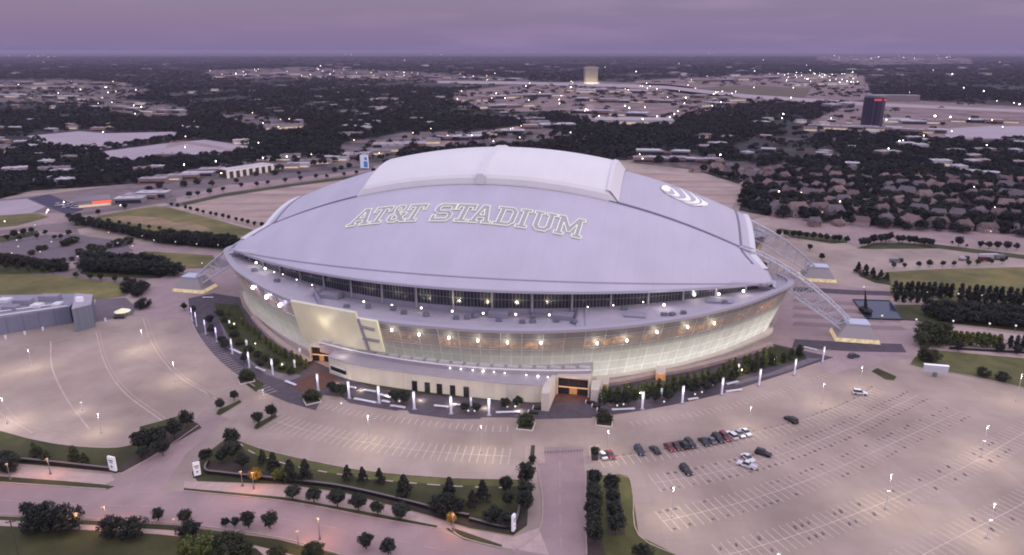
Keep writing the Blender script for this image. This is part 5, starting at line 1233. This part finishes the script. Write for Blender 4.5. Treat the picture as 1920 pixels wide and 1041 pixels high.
CARS=[(1130,856,'white','sedan','in the stall nearest the square bed'),(1144,855,'dark_red','sedan','second from the square bed'),(1199,848,'navy','suv','alone in the front row, left of centre'),(1228,846,'black','sedan','just left of the line of cars'),(1255,841,'dark_red','sedan','first in the line of parked cars'),(1268,839,'maroon','sedan','second in the line of parked cars'),(1281,837,'black','suv','third in the line of parked cars'),(1294,835,'black','suv','fourth in the line of parked cars'),(1320,831,'black','sedan','fifth in the line, after the gap'),(1333,828,'grey','sedan','sixth in the line of parked cars'),(1346,825,'black','suv','seventh in the line of parked cars'),(1359,822,'dark_red','suv','eighth in the line of parked cars'),(1371,819,'white','suv','ninth in the line of parked cars'),(1386,816,'silver','sedan','tenth in the line of parked cars'),(1398,813,'white','sedan','last in the line of parked cars'),(1483,790,'black','suv','alone at the right end of the front row'),(1286,885,'black','suv','alone in the second row'),(1402,861,'white','sedan','parked nose to the white pickup in the second row'),(1400,875,'white','pickup','standing across the centre line of the second row'),(1431,853,'black','suv','right of the white pickup'),(1612,739,'white','suv','alone far to the right near the planted island'),(1600,670,'navy','suv','on the paving below the right arch pier'),(225,597,'black','suv','at the corner of the grey hall on the left')]
CT={}
for i,(x,y,c,k,w_) in enumerate(CARS):
    a=rowdir(x,y,q1 if y<852 or x<1150 else q2)+math.pi/2+(math.pi if i%3 else 0)+random.uniform(-.04,.04)
    if i in (18,19,20): a+=.55
    if i==21: a=.4
    if i==22: a=.15
    lab='%s %s %s'%(c.replace('_',' '),dict(sedan='saloon car',suv='sport utility car',pickup='pickup truck')[k],w_)
    if (c,k) in CT: o=dup(CT[(c,k)],G(x,y),a,lab,None,1.22)
    else: o=car(k,PAINT[c]); CT[(c,k)]=o; o.scale=(1.22,)*3; o.location=G(x,y); o.rotation_euler.z=a; o['label']=trim(lab)
    o['category']='pickup truck' if k=='pickup' else 'car'; o['group']='cars in the right-hand car park' if i<21 else 'cars by the buildings'
def truck(x,y,a,L_,h,m,lab,cab=True):
    r=thing('parked_truck',lab,'truck',G(x,y),a,'trucks in the far right car park'); b=MB(); b.box(-L_/2,L_/2-2.6,-1.25,1.25,1.0,h); b.obj('box_body',m,r)
    b=MB(); b.box(L_/2-2.4,L_/2,-1.2,1.2,.6,2.9,top=(.8,.95)); b.obj('cab',PAINT['black'],r); wm=MB(); wm.tube((0,-.15,0),(0,.15,0),.5,10); wm=wm.mesh('wheel',TYRE)
    for sx in (-L_*.38,-L_*.28,L_*.36):
        for sy in (-1,1): link('wheel',wm,r,(sx,sy*1.1,.5))
truck(1855,486,.02,16,3.8,mat('trailer_white',(.55,.53,.58)),'longest pale trailer truck at the right end of the far car park')
truck(1876,487,.1,9,3.6,PAINT['grey'],'dark truck right of the longest trailer in the far car park')
truck(1845,490,.05,8,3.2,PAINT['maroon'],'dark red truck left of the longest trailer in the far car park')
truck(1680,492,.05,9,2.6,PAINT['grey'],'small grey truck alone at the left of the far car park')
truck(1807,488,.2,7,2.4,PAINT['silver'],'small silver truck in the middle of the far car park')
for i,(x,y) in enumerate(((112,386),(122,389),(131,387),(140,391),(149,390),(136,384))):
    o=dup(CT[('white','suv')],G(x,y),random.uniform(0,3),'%s white van from the left on the dark blue yard'%ordn(i),'white vans on the dark blue yard',1.5)
    o['category']='van'
# ------------------------------------------------------------------ buildings in the middle distance and far away
WL=[mat('bwall_%s'%k,c,r=.85,c2=tuple(v*.8 for v in c),ns=.08) for k,c in (('cream',(.46,.38,.34)),('pink_brick',(.32,.21,.18)),('grey',(.30,.27,.30)),('white',(.62,.58,.58)))]
RF=[mat('broof_%s'%k,c,r=.9,c2=tuple(v*.78 for v in c),ns=.03,detail=6) for k,c in (('pale',(.46,.40,.43)),('grey',(.27,.235,.26)),('brown',(.24,.17,.165)),('white',(.62,.58,.62)))]
LITW=mat('lit_shop_front',(.6,.5,.4),c2=(.3,.2,.15),ns=.1,e=(1,.78,.60),es=.45)
def bt(v):
    r=thing('low_building','x','building'); b=MB(); b.box(-.5,.5,-.5,.5,0,1); b.obj('wall',WL[v%4],r)
    b=MB(); b.box(-.51,.51,-.51,.51,1,1.06); b.box(-.47,.47,-.47,.47,1.06,1.065) ; b.box(-.3,-.18,-.1,.1,1.06,1.25); b.box(.15,.25,.05,.25,1.06,1.22); b.obj('roof',RF[(v*3+1)%4 if v!=3 else 3],r)
    b=MB(); b.box(-.46,.46,-.512,-.49,.18,.5 if v!=2 else .75); b.obj('shop_window',LITW if v in (0,3) else DARKGL,r); return r
BT=[bt(i) for i in range(4)]; usedb=set(); rb=random.Random(9)
BR=[((275,346,415,324),5,32,14,5,(1,0,1,2),'in the strip mall left of the white striped hall'),((525,318,640,300),5,30,14,5.5,(0,3,0),'in the lit strip right of the white striped hall'),((500,302,560,294),2,40,14,5,(0,),'in the back of the lit strip'),
((655,300,820,268),5,42,26,7,(1,0,0),'in the shopping strip behind the left of the dome'),((700,281,900,258),5,36,24,6,(1,2,0),'in the second shopping strip behind the dome'),((850,265,1010,240),5,32,22,6,(2,1,0),'along the avenue behind the dome'),((965,226,1060,243),3,55,34,7,(1,0,2),'left of the big pale store'),
((870,190,1050,180),7,62,40,9,(0,1,2),'in the left half of the distant shopping district'),((865,206,1000,200),5,50,30,8,(1,0,2),'at the near left of the distant shopping district'),((1060,172,1240,176),7,60,40,9,(0,3,2),'in the middle of the distant shopping district'),((1080,190,1260,194),7,48,30,8,(2,0,1),'in the near middle of the distant shopping district'),((1085,213,1210,218),4,52,34,8,(2,1,0),'in front of the distant shopping district'),
((1280,203,1400,196),5,50,28,8,(1,0,2),'at the right of the distant shopping district'),((1280,182,1390,190),5,46,30,8,(0,1),'by the freeway at the right'),
((400,146,560,140),7,80,50,10,(0,1,2),'in the far lit district, left part'),((570,145,720,147),7,70,50,10,(0,3,1),'in the far lit district, middle part'),((740,144,980,152),8,80,50,10,(0,2,1),'in the far lit district, right part'),
((-20,166,150,166),6,62,38,9,(3,1,0),'in the far left works, middle row'),((-20,181,180,188),6,50,32,8,(2,3,0),'in the far left works, near row'),((30,158,240,160),6,60,40,9,(1,0),'in the far left works, back row'),((160,202,350,214),7,40,24,7,(2,0,1),'in the clearing in the left woods'),
((495,244,565,240),2,48,24,7,(0,0),'with lit yellow eaves in the woods left of the dome'),((1290,156,1460,147),6,75,45,10,(0,1,2),'by the far field'),((1475,161,1610,158),6,62,40,9,(3,3,0),'in the bright lit works right of the far field'),((1480,148,1600,146),5,80,50,9,(3,0),'in the back of the bright lit works'),
((1545,206,1598,202),2,52,30,14,(2,2),'left of the dark round tower'),((1525,240,1770,251),9,40,18,6,(1,0,2),'in the row in front of the dark round tower'),((1660,230,1760,232),3,50,28,7,(3,2,0),'right of the dark round tower'),((1780,228,1910,232),4,40,22,7,(0,2,1),'before the freeway at the right edge'),
((1195,303,1345,308),7,26,14,6,(1,2,1),'in the brown terrace behind the dome on the right'),((1200,290,1290,292),3,30,16,6,(2,1),'behind the brown terrace'),((1550,112,1800,113),8,150,80,14,(0,3),'in the farthest lit plant near the horizon'),((235,380,300,366),3,26,12,5,(2,1,2),'right of the red-fronted store'),((60,345,230,318),5,20,11,5,(0,2,1),'among the trees left of the store'),((20,300,120,290),3,22,12,5,(0,2,1),'in the woods beside the pale car parks')]
for (x0,y0,x1,y1),n,w,d,h,vs,where in BR:
    a_,c_=G(x0,y0),G(x1,y1); an=math.atan2((c_-a_).y,(c_-a_).x)
    if abs(an)>.7: an=.1
    for i in range(n):
        t=(i+.5)/n; v=vs[i%len(vs)]; p=G(x0+(x1-x0)*t,y0+(y1-y0)*t+rb.uniform(-1,1)*(y0-95)/90); sc=(w*rb.uniform(.65,1.25),d*rb.uniform(.8,1.3),h*rb.uniform(.85,1.2))
        lab='%s low flat building from the left %s'%(ordn(i),where)
        if v in usedb: o=dup(BT[v],p,an+rb.uniform(-.12,.12),lab,'low buildings %s'%where,sc)
        else: o=BT[v]; usedb.add(v); o.location=p; o.rotation_euler.z=an; o.scale=sc; o['label']=trim(lab); o['group']='low buildings %s'%where
for nm_ in sorted(set(q[0] for q in SCAT)):
    for i,(_,x,y) in enumerate(sorted([q for q in SCAT if q[0]==nm_],key=lambda q:q[1])):
        f_=1 if y>165 else 2.6 if y<150 else 1.6; v=rb.choice((0,1,2,3)); 
        dup(BT[v],G(x,y),rb.uniform(-.5,.5),'%s low roofed building from the left in the %s'%(ordn(i),nm_),'buildings in the %s'%nm_,(rb.uniform(13,28)*f_,rb.uniform(10,15)*f_,rb.uniform(5,8)*(1 if f_<2 else 1.8)))
def bld(name,lab,cat,x0,y0,x1,y1,d,h,wm,rm):
    a_,c_=G(x0,y0),G(x1,y1); w=(c_-a_).length; an=math.atan2((c_-a_).y,(c_-a_).x); r=thing(name,lab,cat,(a_+c_)/2,an)
    b=MB(); b.box(-w/2,w/2,0,d,0,h); b.obj('wall',wm,r); b=MB(); b.box(-w/2-.3,w/2+.3,-.3,d+.3,h,h+.6); b.obj('roof',rm,r); return r,w
r,w=bld('big_store','wide pale store with a lit white front edge behind the right of the dome','store',1115,234,1264,236,70,9,WL[3],RF[0])
b=MB(); b.box(-w/2+2,w/2-2,-.5,-.1,2,5.5); b.obj('shop_window',LITW,r)
r,w=bld('striped_hall','white hall with tall dark bays between white piers, left of the dome','hall',428,335,511,322,17,9,mat('hall_dark_wall',(.09,.07,.06)),RF[3])
for i in range(8):
    b=MB(); x=-w/2+i*w/7; b.box(x-1.6,x+1.6,-1.0,0,0,8.8); b.obj('pier',mat('hall_pier',(.75,.70,.68),e=(1,.85,.7),es=.15) if 'hall_pier' not in MATS else MATS['hall_pier'],r)
b=MB(); b.box(-w/2-1.6,w/2+1.6,-1.1,0,7.6,9.1); b.obj('fascia',MATS['hall_pier'],r)
r,w=bld('red_fronted_store','low pinkish store with a glowing red sign band, left of the dry lawn','store',146,391,210,385,26,5.5,WL[0],RF[1])
b=MB(); b.box(-2,w/2+.1,-.5,0,3,5.4); b.obj('sign_band',mat('lit_red_sign',(.6,.1,.08),e=(1,.16,.10),es=.8),r); b=MB(); b.box(-w/2+1,w/2-1,-.3,0,.4,2.6); b.obj('shop_window',LITW,r)
r=thing('pylon_sign','tall blue and white roadside sign tower left of the dome','sign',G(684,317),-.1); b=MB(); b.box(-5,5,-1,1,1,17); b.obj('panel',mat('sign_panel_white',(.7,.75,.85),e=(.75,.85,1),es=.15),r)
b=MB(); b.box(-.5,4.2,-1.1,-1.02,2.2,9.5); b.box(.5,3.6,-1.1,-1.02,11,14.5); b.obj('blue_field',mat('sign_blue',(.08,.22,.6),e=(.1,.3,.9),es=.12),r); b=MB(); b.box(-4,4,-.6,.6,0,1); b.obj('base',BLK,r)
# hotel tower
p=G(1107,157); r=thing('hotel_tower','tall beige tower block lit from below on the horizon behind the dome','tower block',p,.15)
HW_=mat('tower_beige',(.40,.36,.28),joint=(8,3.6,.9,.35,.85)); b=MB(); b.box(-29,29,-12,12,0,64); b.obj('wall',HW_,r); b=MB(); b.box(-31,31,-13,13,64,70); b.box(-18,18,-8,8,70,73); b.obj('roof',WL[0],r)
b=MB(); b.box(-34,34,-16,-12.2,0,7); b.obj('podium',WL[3],r)
for x in (-20,0,20): lamp('base_light',(x,-34,4),14000,(1,.9,.65),r,rad=2)
# dark round tower
r=thing('dark_round_tower','dark glass round office tower with red lit signs at its top','office tower',G(1633,237)); b=MB(); b.tube((0,0,0),(0,0,54),19,24); b.obj('wall',mat('dark_tower_glass',(.035,.032,.05),r=.25,joint=(200,3.4,.5,2.2,1)),r)
b=MB(); b.tube((0,0,54),(0,0,58),17.5,24); b.obj('roof',STEELD,r)
RS=mat('lit_red_letters',(.6,.08,.1),e=(1,.12,.16),es=.4)
for a0,a1 in ((-118,-78),(-62,-30)):
    b=MB(); A=[];B_=[]
    for k in range(9):
        a=R(a0+(a1-a0)*k/8); A.append((19.4*math.cos(a),19.4*math.sin(a),48.5)); B_.append((19.4*math.cos(a),19.4*math.sin(a),52))
    b.grid([A,B_]); b.obj('red_sign',RS,r)
r,w=bld('white_office_block','long white office block behind the dark round tower','office block',1641,190,1724,191,30,17,mat('white_block',(.48,.40,.41),joint=(9,4.2,.6,.6,.95)),RF[0])
# grey hall at the left edge
def pxprism(name,mw,mr_,pts,z,par,zb=0):
    P=[G(x,y,z) for x,y in pts]; b=MB(); b.prism([(p.x,p.y) for p in P],zb,z,0,1); return b.obj(name,[mw,mr_],par,fix=True)
gh=thing('grey_hall','long grey-blue hall with a flat cluttered roof at the left picture edge','hall',(0,0,0))
GB=mat('hall_blue_glass',(.22,.23,.32),r=.35,c2=(.19,.20,.28),ns=.1,joint=(6,40,.2,.7,.9)); pxprism('wall',GB,TERRD,[(-260,634),(0,596),(130,576),(152,551),(-260,558)],9,gh)
pxprism('tower',mat('hall_tower_glass',(.17,.19,.24),r=.4,joint=(4,4,.3,1.1,.9)),TERR,[(134,580),(171,571),(174,552),(141,550)],12.5,gh)
b=MB(); q=[G(x,y,9.5) for x,y in ((-260,630),(0,592),(126,574))]
for a,c in zip(q,q[1:]): b.tube(a,c,.5,4)
b.obj('parapet',STEEL,gh)
b=MB(); q=[G(x,y,9.5) for x,y in ((-260,620),(0,584),(118,569))]
for a,c in zip(q,q[1:]): b.tube(a,c,.35,4)
b.obj('handrail',WHT,gh)
for x,y,w_ in ((22,580,7),(45,570,9),(70,575,5),(95,563,10),(108,572,4),(10,566,6),(-30,575,8)):
    p=G(x,y,9); b=MB(); b.box(p.x-w_/2,p.x+w_/2,p.y-2.5,p.y+2.5,9,9+w_*.3); b.obj('roof_unit',TERRD if w_>6 else WHT,gh)
p=G(149,562,13.5); b=MB(); b.box(p.x-1.6,p.x+1.6,p.y-1,p.y+1,12.5,15); b.obj('roof_light',mat('roof_sign',(.8,.8,.9),e=(.9,.85,1),es=.12),gh)
bl2=MB(); bl2.box(-.35,.35,-.35,.35,0,2.0); bm2=bl2.mesh('light_post',PLO)
for i,(x,y) in enumerate(((11,636),(47,628),(81,620),(198,603))): o=link('light_post',bm2,None,G(x,y)); tag(o,'%s short pale post from the left before the grey hall'%ordn(i),'light post','posts before the grey hall')
tn=thing('white_canopy','small cream lit canopy beside the grey hall','canopy',G(231,592)); b=MB(); b.tube((0,0,2.6),(0,0,4.2),4.2,10,0,.4); b.obj('roof',mat('canopy_cream',(.75,.70,.50),e=(1,.95,.6),es=.35),tn)
for k in range(4): b=MB(); b.tube((2.8*math.cos(k*1.57+.8),2.8*math.sin(k*1.57+.8),0),(2.8*math.cos(k*1.57+.8),2.8*math.sin(k*1.57+.8),2.7),.12,5); b.obj('leg',STEEL,tn)
# ------------------------------------------------------------------ far street lamps
def far_lamp(m,nm): b=MB(); b.tube((0,0,0),(0,0,1),.02,4); b.ball((0,0,1.0),.085,1,6); return b.mesh(nm,[STEELD,m])
FL=[far_lamp(mat('far_lamp_%d'%i,(.8,.8,.8),e=c,es=s),'street_lamp') for i,(c,s) in enumerate((((1,.80,.58),13),((1,.93,.86),16),((1,.62,.36),9),((.92,1,.80),18)))]
rl=random.Random(4)
CL=[('D4',50,(0,1,0,3),14,'distant shopping district'),('D3',34,(0,0,1,2),19,'far lit district left of centre'),('D5',20,(0,1,2),9,'shopping strips behind the dome'),('D1',11,(0,1,2),14,'far left works'),('D2',6,(0,1),11,'clearing in the left woods'),('D7',9,(0,1),12,'ground round the dark tower'),('D9',4,(0,1),9,'brown terrace behind the dome'),('D6',9,(0,1),15,'ground by the far field'),('D11',5,(0,2),10,'woods left of the dome')]
CLP=[([(1468,142),(1500,138),(1600,140),(1612,160),(1560,166),(1472,162)],36,(1,3,3),17,'bright lit works right of the far field'),([(1540,100),(1820,102),(1820,116),(1560,114)],18,(1,3,0),44,'farthest plant near the horizon'),([(0,103),(60,105),(110,108),(108,112),(0,109)],10,(0,),40,'far left horizon'),([(280,97),(390,99),(390,103),(280,102)],7,(1,0),60,'horizon left of centre'),([(540,99),(930,101),(930,108),(540,106)],14,(0,1),46,'horizon above the dome'),([(970,98),(1020,98),(1020,102),(970,102)],4,(1,0),60,'horizon left of the tower block'),([(1200,100),(1340,100),(1340,108),(1200,108)],7,(3,0),46,'horizon right of the tower block'),
([(-20,115),(1900,115),(1900,150),(-20,150)],16,(0,1),26,'far dark woods'),([(1380,310),(1900,330),(1900,420),(1400,400)],10,(0,1),7.5,'wooded suburb on the right'),([(1640,215),(1900,230),(1900,300),(1640,300)],8,(1,0),10,'woods beyond the suburb'),([(0,210),(640,215),(640,330),(250,340),(0,330)],8,(0,1),8,'woods on the left'),([(0,380),(240,370),(230,400),(0,430)],5,(0,),7,'road at the left edge')]
for k,n,c_,h,w_ in CL: CLP.append((D[k],n,c_,h,w_))
tot=0
for pg,n,cs,h,w_ in CLP:
    xs=[q[0] for q in pg]; ys=[q[1] for q in pg]; PT_=[]
    while len(PT_)<n:
        x,y=rl.uniform(min(xs),max(xs)),rl.uniform(min(ys),max(ys))
        if inpoly(x,y,pg): PT_.append((x,y))
    for k,(x,y) in enumerate(sorted(PT_)):
        tot+=1; hh=h*rl.uniform(.8,1.15); ci=rl.choice(cs)
        o=link('street_lamp',FL[ci],None,G(x,y)); o.scale=(hh*rl.uniform(.42,.9),)*2+(hh*.9,); tag(o,'%s street light from the left, tiny and %s, in the %s'%(ordn(k),('warm','white','orange','greenish')[ci],w_),'street lamp','street lights in the %s'%w_)
for i,(x,y,s) in enumerate(((1751,228,14),(1780,228,12),(1661,229,8),(1468,219,9),(1466,225,7),(1705,176,9),(1676,180,8),(1688,180,8),(1843,175,12),(1806,167,10),(1910,200,10))):
    o=link('street_lamp',FL[1],None,G(x,y+3)); o.scale=(s*1.7,s*1.7,s); tag(o,'%s glaring white lamp from the dome towards the right edge, beyond the suburb'%ordn(i),'street lamp','glaring lamps at the right')
print('far lamps',tot)
# ------------------------------------------------------------------ haze
b=MB(); b.box(-47000,47000,-47000,47000,-1.2,H+6); hz=b.obj('haze',None); hz.data.materials.clear()
hm=bpy.data.materials.new('haze_air'); hm.use_nodes=True; n=hm.node_tree.nodes; n.clear(); oo=n.new('ShaderNodeOutputMaterial'); pv=n.new('ShaderNodeVolumePrincipled')
pv.inputs['Color'].default_value=(.58,.51,.73,1); pv.inputs['Density'].default_value=.000048; pv.inputs['Anisotropy'].default_value=0
hm.node_tree.links.new(pv.outputs[0],oo.inputs['Volume']); hz.data.materials.append(hm); hz['kind']='stuff'; hz['label']='thin violet evening haze over the whole plain'
